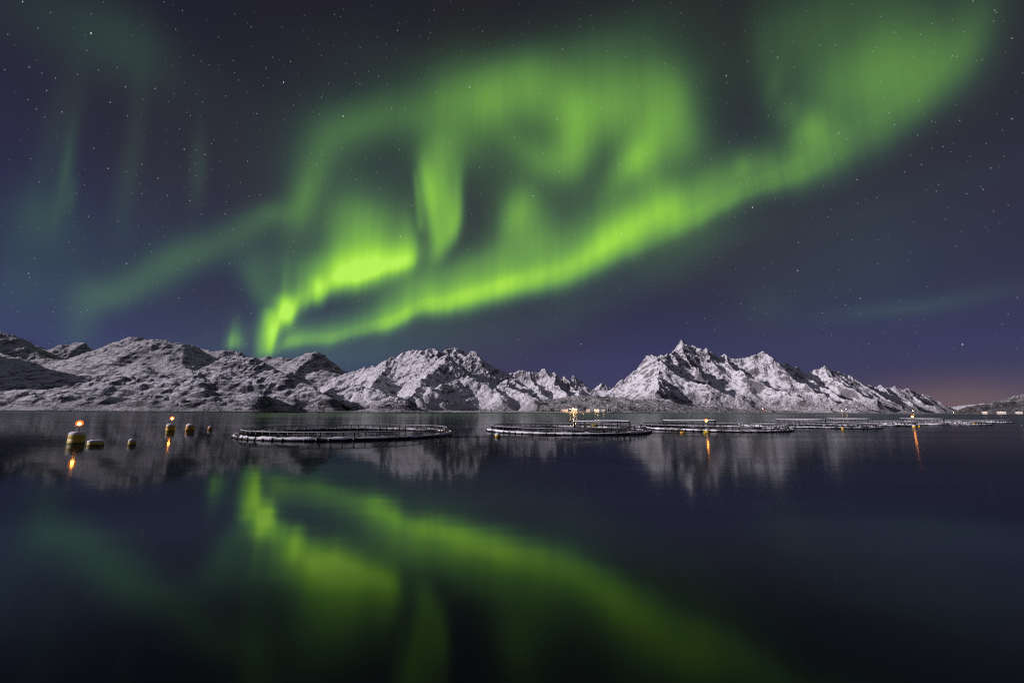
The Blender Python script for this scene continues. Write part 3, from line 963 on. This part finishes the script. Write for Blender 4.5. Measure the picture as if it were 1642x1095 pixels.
def mat_dome():
    mt, t, o = new_mat('amber_lens')
    a = t.node('ShaderNodeBsdfTransparent'); a.inputs[0].default_value = (1, .8, .55, 1)
    e = t.node('ShaderNodeEmission'); e.inputs[0].default_value = (1, .17, .025, 1); e.inputs[1].default_value = 2.2
    mx = t.node('ShaderNodeMixShader'); mx.inputs[0].default_value = .4
    t.t.links.new(a.outputs[0], mx.inputs[1]); t.t.links.new(e.outputs[0], mx.inputs[2])
    t.t.links.new(mx.outputs[0], o.inputs[0])
    return mt


M_dome = mat_dome()


def ring_pts(r, z, n, wob=0.0, ph=0.0):
    return [(math.cos(2 * math.pi * i / n) * (r + wob * math.sin(3 * 2 * math.pi * i / n + ph)),
             math.sin(2 * math.pi * i / n) * (r + wob * math.sin(3 * 2 * math.pi * i / n + ph)),
             z(i / n) if callable(z) else z) for i in range(n)]


CAGE_R = 19.3
NPOST = 70


def noise1(x, seed):
    return float(gnoise(np.array([x]), np.array([seed * 3.7 + .5]), seed)[0])


def build_cage(seed, loc, rz, rail=True, net=True):
    c = empty('fish_cage', loc, rz)
    sag = lambda u: .03 * math.sin(2 * math.pi * u * 3 + seed)
    for r in (CAGE_R, CAGE_R - .95):
        bm = bmesh.new()
        bm_tube(bm, ring_pts(r, lambda u:   .13 + sag(u), 144), .255, 10, closed=True)
        from_bm('float_pipe', bm, M_pipe, c)
    # snow lying along both floats, blown thin in places
    for r, hi in ((CAGE_R, .30), (CAGE_R - .95, .27)):
        bm = bmesh.new()
        n = 360
        rad = []
        for i in range(n):
            u = i / n
            v = noise1(u * 34, seed + int(r)) * .9 + noise1(u * 95, seed + 5 + int(r)) * .5
            rad.append(max(.04, .195 + .19 * v))
        pts = []
        for i in range(n):
            u = i / n
            pts.append((math.cos(2 * math.pi * u) * r, math.sin(2 * math.pi * u) * r, hi + sag(u) - (.27 - rad[i]) * .35))
        bm_tube(bm, pts, rad, 10, closed=True)
        from_bm('snow_layer', bm, M_snow, c)
    rh = CAGE_R - .95
    bm = bmesh.new()
    bm_tube(bm, ring_pts(rh, lambda u: 1.2 + sag(u), 144), .10, 7, closed=True)
    from_bm('handrail', bm, M_rail, c)
    if net:
        bm = bmesh.new()
        n = 144
        a = [bm.verts.new((math.cos(2 * math.pi * i / n) * (rh - .08), math.sin(2 * math.pi * i / n) * (rh - .08), 1.06 + sag(i / n))) for i in range(n)]
        b = [bm.verts.new((math.cos(2 * math.pi * i / n) * (rh - .1), math.sin(2 * math.pi * i / n) * (rh - .1), .05)) for i in range(n)]
        for i in range(n):
            bm.faces.new((a[i], a[(i + 1) % n], b[(i + 1) % n], b[i]))
        from_bm('side_net', bm, M_net, c)
    # one post and one bracket, then copies sharing their meshes
    bm = bmesh.new()
    bm_tube(bm, [(0, 0, .3), (0, 0, 1.2)], .095, 6)
    bm_tube(bm, [(.5, 0, .36), (.03, 0, .8)], .035, 5)
    post = from_bm('post', bm, M_post, c)
    bm = bmesh.new()
    bm_box(bm, (.47, 0, .15), (1.65, .42, .5))
    bmesh.ops.bevel(bm, geom=bm.edges[:], offset=.09, segments=2, affect='EDGES')
    br = from_bm('bracket', bm, M_pipe, c)
    for i in range(NPOST):
        a = 2 * math.pi * (i + .5) / NPOST
        for k, src in ((0, post), (1, br)):
            if k == 1 and noise1(i * .41, seed + 31) < -.15:
                continue                      # clamp not seen under the snow here
            o = src if i == 0 else src.copy()
            if i:
                COL.objects.link(o)
            o.location = (math.cos(a) * rh, math.sin(a) * rh, sag(a / 2 / math.pi))
            o.rotation_euler = (0, 0, a)
            o.parent = c
    if br.location.length < 1:
        a = 2 * math.pi * .5 / NPOST
        br.location = (math.cos(a) * rh, math.sin(a) * rh, 0); br.rotation_euler = (0, 0, a)
    return c


def cage_at(cx, near_y):
    g = on_water(cx, near_y)
    d = Vector((g.x, g.y, 0)).normalized()
    return Vector((g.x, g.y, 0)) + d * CAGE_R


CAGES = [
    (564, 706.5, 'nearest and widest round fish cage, snow on its floats, with nothing standing inside'),
    (909, 697.6, 'round fish cage with the tallest dark net frame inside, right of the widest cage'),
    (1138, 692.2, 'round snowy fish cage directly behind the lighted buoy with an orange lamp'),
    (1290, 686.6, 'round fish cage with the fourth net frame from left, overlapping the cage behind the orange lamp'),
    (1366, 682.6, 'distant fish cage in the far group, below the twin white shore lights'),
    (1480, 681.2, 'distant fish cage behind the buoy with the stacked orange lights at right'),
    (1532, 677.8, 'farthest low fish cage at the right end of the row, without a net frame'),
]
CAGES[3] = (CAGES[3][0], CAGES[3][1], 'round fish cage between the orange-lamp cage and the distant far group')
cage_objs = []
for i, (cx, ny, lab) in enumerate(CAGES):
    c = build_cage(101 + i * 13, cage_at(cx, ny), .3 + i * .7, net=i < 4)
    tag(c, lab, 'fish cage', 'round fish cages in a row across the fjord')
    cage_objs.append(c)

# net frames floating in the middle of the cages
NSIDE = 10


def build_frame():
    f = empty('net_frame', (0, 0, 0))
    rr, hh = 6.9, 2.25
    for z, r, nm, mt in ((hh, .11, 'top_rail', M_rail), (1.0, .06, 'middle_rail', M_post), (.12, .2, 'float_pipe', M_pipe)):
        bm = bmesh.new()
        bm_tube(bm, ring_pts(rr, z, NSIDE), r, 7, closed=True)
        from_bm(nm, bm, mt, f, smooth=False)
    bm = bmesh.new()
    bm_tube(bm, ring_pts(rr, hh + .1, NSIDE), .1, 7, closed=True)
    from_bm('snow_layer', bm, M_snow, f)
    bm = bmesh.new()
    bm_tube(bm, [(0, 0, .12), (0, 0, hh)], .1, 6)
    post = from_bm('post', bm, M_post, f)
    k = 0
    P = [Vector(p) for p in ring_pts(rr, 0, NSIDE)]
    for i in range(NSIDE):
        for s in (0, .5):
            o = post if k == 0 else post.copy()
            if k:
                COL.objects.link(o)
            o.parent = f
            p = P[i].lerp(P[(i + 1) % NSIDE], s)
            o.location = p
            if s:
                o.scale = (.65, .65, 1)
            k += 1
    return f


frame0 = build_frame()
FR = [(1, 'tallest looking ten-sided dark net frame, inside the cage right of the widest one', 965, .12),
      (2, 'dark net frame with the orange lamp shining before its right end', 1106, .4),
      (3, 'dark net frame with closely spaced posts, third from the left', 1286, .25),
      (4, 'low distant net frame below the twin white shore lights', 1364, .5),
      (5, 'most distant net frame, behind the stacked orange lights at right', 1481, .05)]
for k, (ci, lab, px, rz) in enumerate(FR):
    f = frame0 if k == 0 else copy_tree(frame0)
    cl = cage_objs[ci].location
    d = ray(px, 690)
    x = d.x / d.y * cl.y
    f.location = (x, cl.y, 0)
    f.rotation_euler.z = rz
    tag(f, lab, 'net frame', 'net frames inside the fish cages')

# case on the rail of the first cage
c0 = cage_objs[0].location
ca = math.atan2(-2.0, 20)
bx = empty('feed_case', (c0.x + math.cos(.06) * (CAGE_R - 1.1), c0.y + math.sin(.06) * (CAGE_R - 1.1), .42))
tag(bx, 'small orange case with snow on its lid at the right end of the widest cage', 'case')
bm = bmesh.new(); bm_box(bm, (0, 0, .35), (.9, .7, .62)); bmesh.ops.bevel(bm, geom=bm.edges[:], offset=.05, segments=2, affect='EDGES')
from_bm('body', bm, M_crate, bx)
bm = bmesh.new(); bm_box(bm, (0, 0, .72), (1.0, .8, .1)); bmesh.ops.bevel(bm, geom=bm.edges[:], offset=.03, segments=2, affect='EDGES')
from_bm('lid', bm, M_snow, bx)


# ------------------------------------------------------------------ buoys
def oct_section(w, d, ch, z):
    a, b = w / 2, d / 2
    c = min(a, b) * ch
    return [(a, -b + c, z), (a, b - c, z), (a - c, b, z), (-a + c, b, z), (-a, b - c, z), (-a, -b + c, z), (-a + c, -b, z), (a - c, -b, z)]


def buoy_body(w, d, h, ch=.3, shoulder=.28, top=.62, seam=True):
    bm = bmesh.new()
    sec = [oct_section(w * .94, d * .94, ch, -.35), oct_section(w, d, ch, -.2)]
    z1 = h * (1 - shoulder)
    if seam:
        zm = h * .42
        sec += [oct_section(w, d, ch, zm - .03), oct_section(w * .97, d * .97, ch, zm), oct_section(w, d, ch, zm + .03)]
    sec += [oct_section(w, d, ch, z1), oct_section(w * .93, d * .93, ch, z1 + h * shoulder * .55),
            oct_section(w * (top + .14), d * (top + .14), ch, h * .97), oct_section(w * top, d * top, ch, h)]
    bm_loft(bm, sec)
    bmesh.ops.bevel(bm, geom=[e for e in bm.edges if e.calc_face_angle(0) > .35], offset=.035, segments=2, affect='EDGES')
    return bm


def snow_cap(w, d, ch, h, shoulder, top, thick=.13):
    bm = bmesh.new()
    z = h
    bm_loft(bm, [oct_section(w * .99, d * .99, ch, z - h * shoulder * .75), oct_section(w * 1.01, d * 1.01, ch, z - h * shoulder * .5),
                 oct_section(w * (top + .2), d * (top + .2), ch, z + thick * .35), oct_section(w * top * .8, d * top * .8, ch, z + thick),
                 oct_section(w * top * .25, d * top * .25, ch, z + thick * 1.15)])
    for v in bm.verts:
        v.co.z += .03 * noise1(v.co.x * 2.1 + v.co.y * 1.3 + 9, 3)
    bmesh.ops.subdivide_edges(bm, edges=bm.edges[:], cuts=1, use_grid_fill=True, smooth=.3)
    return bm


def buoy(name, px, py, wpx, hpx, mat, label, cat='buoy', lamp_px=None, depth_ratio=.9, rz=.5, ch=.3, shoulder=.3, top=.6, seam=True, group=None, snow=True, lampmat=None):
    g = on_water(px, py)
    k = g.y / FOC * 1.02
    rzv = rz + math.atan2(-g.x, g.y)
    proj = abs(math.cos(rz)) + depth_ratio * abs(math.sin(rz)) * .9
    w = wpx * k * math.cos(math.atan2(g.x, g.y)) / proj; d = w * depth_ratio; h = hpx * k
    b = empty(name, (g.x, g.y, 0), rzv)
    tag(b, label, cat, group)
    from_bm('body', buoy_body(w, d, h, ch, shoulder, top, seam), mat, b)
    if snow:
        from_bm('snow_cap', snow_cap(w, d, ch, h, shoulder, top), M_snow, b)
    if lamp_px is not None:
        zl = at(px, lamp_px, g.y).z
        bm = bmesh.new()
        bm_tube(bm, [(0, 0, h - .05), (0, 0, zl - .28)], .05, 8)
        for a in range(3):
            an_ = a * 2.094 + .4
            bm_tube(bm, [(math.cos(an_) * w * .25, math.sin(an_) * w * .25, h - .05), (math.cos(an_) * .05, math.sin(an_) * .05, zl - .35)], .025, 6)
        from_bm('mast', bm, M_steel, b)
        bm = bmesh.new()
        bm_loft(bm, [[(math.cos(q / 14 * 2 * math.pi) * r, math.sin(q / 14 * 2 * math.pi) * r, z) for q in range(14)]
                     for r, z in ((.1, zl - .30), (.16, zl - .24), (.4, zl - .30), (.4, zl - .26), (.13, zl - .17))])
        lt = from_bm('lantern', bm, M_steel, b)
        bm = bmesh.new()
        bmesh.ops.create_uvsphere(bm, u_segments=16, v_segments=10, radius=.17, matrix=Matrix.Translation((0, 0, zl)) @ Matrix.Diagonal((1, 1, 1.25, 1)))
        from_bm('bulb', bm, lampmat or M_lampA, lt)
        bm = bmesh.new()
        bmesh.ops.create_uvsphere(bm, u_segments=20, v_segments=12, radius=.39, matrix=Matrix.Translation((0, 0, zl + .08)) @ Matrix.Diagonal((1, 1, 1.05, 1)))
        from_bm('lens', bm, M_dome, lt)
    return b


LB = 'buoys with lit orange lamps'
buoy('lighted_buoy', 121.5, 710.5, 29, 16, M_olive, 'largest yellow square buoy with snowy top and bright lamp, nearest to the shore at left', lamp_px=679.5, rz=.62, depth_ratio=.8, ch=.2, shoulder=.24, top=.7, group=LB)
buoy('lighted_buoy', 273, 690.8, 16.5, 10, M_yellow, 'yellow rounded buoy with lit lamp beside the plain orange buoy', lamp_px=671, rz=.35, ch=.5, group=LB)
buoy('lighted_buoy', 1134, 694, 8, 5, M_yellow, 'small buoy with an orange lamp floating before the net frame cage', lamp_px=674.5, rz=.35, ch=.5, group=LB)
buoy('lighted_buoy', 1466, 686, 7, 4, M_yellow, 'farthest lighted buoy with orange lamp, at the right of the cage row', lamp_px=668, rz=.35, ch=.5, group=LB)
PB = 'unlit mooring buoys'
buoy('mooring_buoy', 153, 713.5, 29, 6.5, M_olive, 'flat wide pale yellow float with snow on top beside the largest lighted buoy', rz=.45, ch=.35, shoulder=.35, top=.8, depth_ratio=.6, seam=False, group=PB)
buoy('mooring_buoy', 211.5, 712.5, 14.5, 7.5, M_olive, 'small dull yellow buoy with snowy top, alone between the two lighted buoys', rz=.3, ch=.55, shoulder=.45, top=.55, seam=False, group=PB)
buoy('mooring_buoy', 304.5, 690.2, 16, 9.5, M_orange, 'rounded orange buoy with snow cap right of the second lighted buoy', rz=.3, ch=.55, shoulder=.4, top=.5, group=PB)
buoy('mooring_buoy', 336.8, 688.8, 8.5, 4.8, M_orange, 'tiny round orange buoy left of the widest cage', rz=.3, ch=.55, shoulder=.5, top=.45, seam=False, group=PB)
buoy('mooring_buoy', 798, 700.3, 10, 4.8, M_yellow, 'round yellow buoy with snow on the rope between the two nearest cages', rz=.3, ch=.55, shoulder=.5, top=.5, seam=False, group=PB)
buoy('mooring_buoy', 1094, 694.6, 8, 2.6, M_orange, 'low orange float in front of the cage, left of the orange lamp buoy', rz=.2, ch=.4, shoulder=.4, top=.7, seam=False, group=PB, snow=False)
buoy('mooring_buoy', 1130, 696.0, 3.2, 4.5, M_yellow, 'narrow yellow buoy just left of the lamp reflection before the net frame cage', rz=.2, ch=.5, seam=False, group=PB, snow=False)
buoy('mooring_buoy', 1351.5, 690.0, 4, 4.6, M_yellow, 'upright yellow buoy before the distant cages, below the twin white shore lights', rz=.2, ch=.5, seam=False, group=PB, snow=False)
buoy('mooring_buoy', 1474, 684.6, 4, 2.6, M_yellow, 'small yellow buoy close right of the farthest lighted buoy', rz=.2, ch=.5, seam=False, group=PB, snow=False)
buoy('mooring_buoy', 1562, 681.2, 4, 2.8, M_yellow, 'yellow buoy before the farthest low cage at the right end', rz=.2, ch=.5, seam=False, group=PB, snow=False)
buoy('mooring_buoy', 938.5, 683.6, 4.6, 3.6, M_olive, 'dull yellow float seen through the left posts of the tallest net frame', rz=.2, ch=.3, seam=False, group=PB, snow=False)
buoy('mooring_buoy', 952.5, 684.0, 9.5, 4.6, M_olive, 'wide dull yellow float seen through the middle of the tallest net frame', rz=.2, ch=.3, seam=False, group=PB, snow=False)


# ------------------------------------------------------------------ mooring ropes lying on the water
def rope(pts, label, r=.05):
    P = [on_water(*p) for p in pts]
    dense = []
    for a, b in zip(P, P[1:]):
        for i in range(10):
            t = i / 10
            q = a.lerp(b, t)
            q.z = .03 + .01 * math.sin(q.x * 1.7)
            dense.append(q)
    dense.append(Vector((P[-1].x, P[-1].y, .03)))
    bm = bmesh.new()
    bm_tube(bm, dense, r, 6)
    o = from_bm('mooring_rope', bm, M_rope)
    tag(o, label, 'rope', 'mooring ropes floating between cages and buoys')


rope([(716, 700.6), (755, 700), (798, 699.8), (850, 699.6), (900, 699.2)], 'dark rope running from the widest cage past the snowy yellow buoy')
rope([(1028, 695.8), (1060, 694.8), (1094, 694.2), (1132, 693.6), (1180, 692.9)], 'dark rope running right past the low orange float')
rope([(1215, 691.2), (1245, 690.3), (1275, 688.9)], 'short dark rope trailing right of the cage behind the orange lamp')


# ------------------------------------------------------------------ shore base, houses, lamps and trees
def ground_many(xs, ys):
    xs = np.asarray(xs, float); ys = np.asarray(ys, float)
    z = np.zeros_like(xs)
    for h in HEIGHTS:
        z = np.maximum(z, h(xs, ys))
    return z


def land_at(px, depth):
    d = ray(px, 662)
    x = d.x / d.y * depth
    return Vector((x, depth, float(ground_many([x], [depth])[0])))


M_wall = mat_simple('painted_boards', (.42, .40, .37), .7, var=.12, scale=.4)
M_red = mat_simple('red_painted_boards', (.22, .04, .03), .7, var=.2, scale=.4)
M_roof = mat_simple('snowy_roof', (.74, .72, .77), .9, var=.08, scale=.3)
M_win = mat_emit('lit_window', (1.0, .62, .26), 1.0)
M_win2 = mat_emit('bright_hall_light', (1.0, .62, .24), 2.2)
M_conc = mat_simple('concrete', (.25, .25, .25), .85, var=.2, scale=.2)
M_spruce = mat_simple('spruce_needles', (.014, .019, .012), .8, var=.5, scale=.6, spec=.1)
M_bark = mat_simple('bark', (.035, .028, .022), .9, var=.3)


def house(px, depth, w, d, h, label, wall=None, rz=0.0, win=5, winmat=None, cat='house', name='house', group=None):
    p = land_at(px, depth)
    b = empty(name, (p.x, p.y, p.z), rz + math.atan2(-p.x, p.y))
    tag(b, label, cat, group)
    bm = bmesh.new()
    bm_box(bm, (0, 0, h / 2 - 1.5), (w, d, h + 3))
    # gable ends
    rh = d * .32
    for s in (-1, 1):
        x = s * w / 2
        vs = [bm.verts.new(q) for q in ((x, -d / 2, h), (x, d / 2, h), (x, 0, h + rh))]
        bm.faces.new(vs)
    from_bm('wall', bm, wall or M_wall, b, smooth=False)
    bm = bmesh.new()
    t = .35
    ov = .6
    for s in (-1, 1):
        y0, z0 = s * (d / 2 + ov), h - ov * .64
        bm_loft(bm, [[(-w / 2 - ov, y0, z0 + .05), (w / 2 + ov, y0, z0 + .05), (w / 2 + ov, y0, z0 + t), (-w / 2 - ov, y0, z0 + t)],
                     [(-w / 2 - ov, s * .01, h + rh + .05), (w / 2 + ov, s * .01, h + rh + .05), (w / 2 + ov, s * .01, h + rh + t), (-w / 2 - ov, s * .01, h + rh + t)]])
    bmesh.ops.recalc_face_normals(bm, faces=bm.faces[:])
    from_bm('roof', bm, M_roof, b, smooth=False)
    bm = bmesh.new()
    bm_box(bm, (0, 0, 0), (w * .5 / max(win, 1), .12, h * .34))
    wn = from_bm('window', bm, winmat or M_win, b, smooth=False)
    for i in range(win):
        o = wn if i == 0 else wn.copy()
        if i:
            COL.objects.link(o)
        o.parent = b
        o.location = (-w / 2 + (i + .5) * w / win, -d / 2 - .03, h * .56)
    return b


def lamp_post(px, depth, h, label, rad=.8, mat=None, power=0, color=(1, .62, .28), group='lit lamps on the far shore', arm=True, name='lamp_post'):
    p = land_at(px, depth)
    b = empty(name, (p.x, p.y, p.z))
    tag(b, label, 'lamp', group)
    bm = bmesh.new()
    bm_tube(bm, [(0, 0, -1), (0, 0, h)], [.22, .12], 8)
    if arm:
        bm_tube(bm, [(0, 0, h - .15), (0, -.9, h)], .08, 6)
    from_bm('pole', bm, M_steel, b)
    bm = bmesh.new()
    bmesh.ops.create_uvsphere(bm, u_segments=14, v_segments=8, radius=rad, matrix=Matrix.Translation((0, -.9 - rad * .5, h)) @ Matrix.Diagonal((1, .7, .6, 1)))
    hd = from_bm('lamp_head', bm, mat or M_lampB, b)
    if power:
        l = bpy.data.lights.new('lamp_light', 'POINT')
        l.energy = power; l.color = color; l.shadow_soft_size = rad
        lo = bpy.data.objects.new('lamp_light', l)
        lo.location = (0, -1.2 - rad * 2, h + .3)
        lo.parent = b
        COL.objects.link(lo)
    return b


# fish-farm shore base in the middle
bd = 1408
qd = land_at(922, bd - 8)
house(905, bd + 22, 22, 10, 4.2, 'long low boathouse left of the brightest shore floodlight', name='boathouse', cat='boathouse', win=7)
house(921, bd + 34, 20, 12, 6.0, 'larger pale building lit up behind the brightest shore floodlight', win=6, winmat=M_win2, name='warehouse', cat='building')
house(943, bd + 40, 12, 8, 4.6, 'small lit house on the wooded shore between the two floodlit spots', win=4)
house(957, bd + 22, 16, 9, 4.6, 'brightly lit hall at the right of the floodlit shore, below dark spruces', win=5, winmat=M_win2, name='warehouse', cat='building')
house(967, bd + 48, 10, 8, 4.4, 'small lit house at the right end of the floodlit shore', win=3)
lamp_post(914, bd + 6, 8, 'orange floodlight mast at the left of the brightest shore lights', .5, power=9000, color=(1, .5, .16))
lamp_post(919.5, bd + 4, 9, 'brightest floodlight mast on the middle shore with a long reflection', 1.5, power=60000, color=(1, .6, .25))
lamp_post(923.5, bd + 4, 9, 'bright floodlight mast just right of the brightest one', .6, mat=M_lampC, power=14000, color=(1, .6, .25))
lamp_post(936, bd + 14, 7, 'dimmer orange lamp between the two floodlit spots on the middle shore', .3, mat=M_lampC, power=9000, color=(1, .55, .2))
lamp_post(954, bd + 10, 8, 'pale floodlight at the right half of the floodlit shore, left one of the pair', .4, mat=M_lampC, power=9000, color=(1, .68, .38))
lamp_post(958.5, bd + 10, 9, 'pale floodlight at the right half of the floodlit shore, right one of the pair', .5, mat=M_lampC, power=8000, color=(1, .68, .38))
lamp_post(968, bd + 20, 7, 'small lamp at the right end of the floodlit shore near the dark spruces', .4, mat=M_lampC, power=6000)
# quay
bm = bmesh.new()
q0 = land_at(921, bd - 14)
bm_box(bm, (0, 0, 0), (60, 12, 2.2))
bmesh.ops.bevel(bm, geom=bm.edges[:], offset=.15, segments=1, affect='EDGES')
qo = from_bm('quay', bm, M_conc, smooth=False)
qo.location = (q0.x + 6, bd - 16, .35)
tag(qo, 'low concrete quay under the brightest shore floodlights', 'quay')

# lights on the right-hand shore
M_lampW = mat_emit('white_shore_lamp', (1.0, .68, .40), 120)
M_lampR = mat_emit('red_beacon_lamp', (1.0, .16, .10), 120)
lamp_post(1349.5, 1905, 9, 'orange lamp on the far right shore, left of the taller bright lamp', 1.2, power=9000, color=(1, .5, .18))
lamp_post(1356.5, 1905, 17, 'tall bright lamp mast on the far right shore with a thin reflection', 1.5, mat=M_lampW, power=9000)
lamp_post(1464, 2140, 12, 'orange lamp on the far shore just above the farthest lighted buoy', 1.5, power=9000, color=(1, .45, .15))
lamp_post(1223.5, 1770, 7, 'small red beacon on the shore under the alpine mountain', 1.0, mat=M_lampR)
lamp_post(1528.5, 2080, 5, 'tiny white lamp at the foot of the right headland', 1.0, mat=mat_emit('faint_lamp', (1, .8, .6), 100))
house(1552 + 27, 1730, 14, 8, 4.5, 'small lit house left on the right headland', win=4)
house(1606, 1700, 24, 9, 4.5, 'long building with orange lit front on the right headland', win=5, name='warehouse', cat='building')
house(1634, 1760, 20, 9, 4.5, 'pale lit building near the right edge on the headland', win=4)
lamp_post(1604, 1690, 6, 'orange lamp before the long building on the right headland', .4, mat=M_lampC, power=4000, color=(1, .55, .2))
lamp_post(1632, 1745, 6, 'pale lamp near the right edge on the headland', .5, mat=M_lampC, power=3000, color=(1, .75, .5))
lamp_post(1579, 1720, 6, 'dim lamp by the small house left on the right headland', .35, mat=M_lampC, power=5000, color=(1, .75, .5))
# hut on the left shore
house(619, 1000, 6, 4, 2.4, 'small pale hut at the waterline below the dark trees of the left shore', win=0 or 1, name='boat_hut', cat='hut', winmat=M_conc)


# spruces
def spruce_bms(h, seed):
    rnd = random.Random(seed)
    tr = bmesh.new()
    bm_tube(tr, [(0, 0, -.5), (0, 0, h * .9)], [h * .025, h * .006], 6)
    cr = bmesh.new()
    n = int(150)
    for i in range(n):
        u = (i + rnd.random()) / n
        z = h * (.1 + .9 * u)
        rr = h * .22 * (1 - u) ** .85 * rnd.uniform(.45, 1.2) + .05
        a = rnd.random() * 6.283
        s = h * .07 * (1.15 - u * .6)
        c = Vector((math.cos(a) * rr, math.sin(a) * rr, z - rr * .35))
        t = Vector((-math.sin(a), math.cos(a), 0))
        inn = Vector((math.cos(a) * rr * .15, math.sin(a) * rr * .15, z + s * .5))
        v = [cr.verts.new(q) for q in (inn, c + t * s, c + Vector((math.cos(a), math.sin(a), -.5)) * s * .8, c - t * s)]
        cr.faces.new((v[0], v[1], v[2])); cr.faces.new((v[0], v[2], v[3]))
    return tr, cr


def spruce(px, depth, h, label, seed):
    p = land_at(px, depth)
    b = empty('spruce_tree', (p.x, p.y, p.z), seed)
    tag(b, label, 'tree', 'dark spruces by the floodlit shore')
    tr, cr = spruce_bms(h, seed)
    from_bm('trunk', tr, M_bark, b)
    from_bm('crown', cr, M_spruce, b, smooth=False)


for k, (px, dp, h, lab) in enumerate([
    (972, bd + 62, 12, 'shorter dark spruce left of the tallest one at the floodlit shore'),
    (976, bd + 60, 17, 'tallest dark spruce right of the floodlit shore'),
    (979.5, bd + 66, 14, 'dark spruce touching the right side of the tallest one'),
    (986.5, bd + 70, 12, 'lone dark spruce right of the cluster at the floodlit shore'),
    (991, bd + 66, 13, 'dark spruce at the right end of the row by the floodlit shore'),
    (898, bd + 52, 11, 'dark spruce left of the long low boathouse'),
    (902, bd + 60, 10, 'dark spruce behind the long low boathouse'),
]):
    spruce(px, dp, h, lab, k + 3)


def forest(specs, label, seed, hrange):
    rnd = random.Random(seed)
    X, Y = [], []
    for (x0, x1, d0, d1, n) in specs:
        for i in range(n):
            px = rnd.uniform(x0, x1) if len(specs) > 1 and seed == 7 else rnd.gauss((x0 + x1) / 2, (x1 - x0) / 4)
            dp = rnd.uniform(d0, d1)
            d = ray(px, 662)
            X.append(d.x / d.y * dp); Y.append(dp)
    Z = ground_many(X, Y)
    bm = bmesh.new()
    for x, y, z in zip(X, Y, Z):
        if z < 1.5:
            continue
        h = rnd.uniform(*hrange)
        for i in range(26):
            u = (i + rnd.random()) / 26
            zz = h * (.08 + .92 * u)
            rr = h * .24 * (1 - u) ** .8 * rnd.uniform(.4, 1.2)
            a = rnd.random() * 6.283
            s = h * .11 * (1.15 - u * .6)
            c = Vector((x + math.cos(a) * rr, y + math.sin(a) * rr, z + zz - rr * .3))
            t = Vector((-math.sin(a), math.cos(a), 0))
            v = [bm.verts.new(q) for q in (Vector((x, y, z + zz + s * .6)), c + t * s, c + Vector((math.cos(a), math.sin(a), -.6)) * s, c - t * s)]
            bm.faces.new((v[0], v[1], v[2])); bm.faces.new((v[0], v[2], v[3]))
    o = from_bm('forest', bm, M_spruce, smooth=False)
    tag(o, label, 'forest', kind='stuff')


forest([(512, 552, 1075, 1110, 70), (545, 560, 1060, 1090, 25)], 'dark spruce wood in the hollow of the left hills', 5, (6, 11))
forest([(575, 640, 1015, 1060, 90), (640, 672, 1030, 1070, 40)], 'dark spruce wood along the shore left of the middle mountain', 6, (5, 10))
forest([(372, 462, 900, 960, 46), (395, 440, 925, 965, 22), (470, 520, 985, 1020, 30), (330, 360, 880, 900, 10)], 'dark scattered trees along the shore below the slabby left hills', 7, (2.2, 5))
forest([(730, 800, 1190, 1240, 40), (985, 1080, 1500, 1600, 60), (860, 900, 1420, 1470, 40)], 'dark scattered trees along the middle shore', 8, (4, 9))
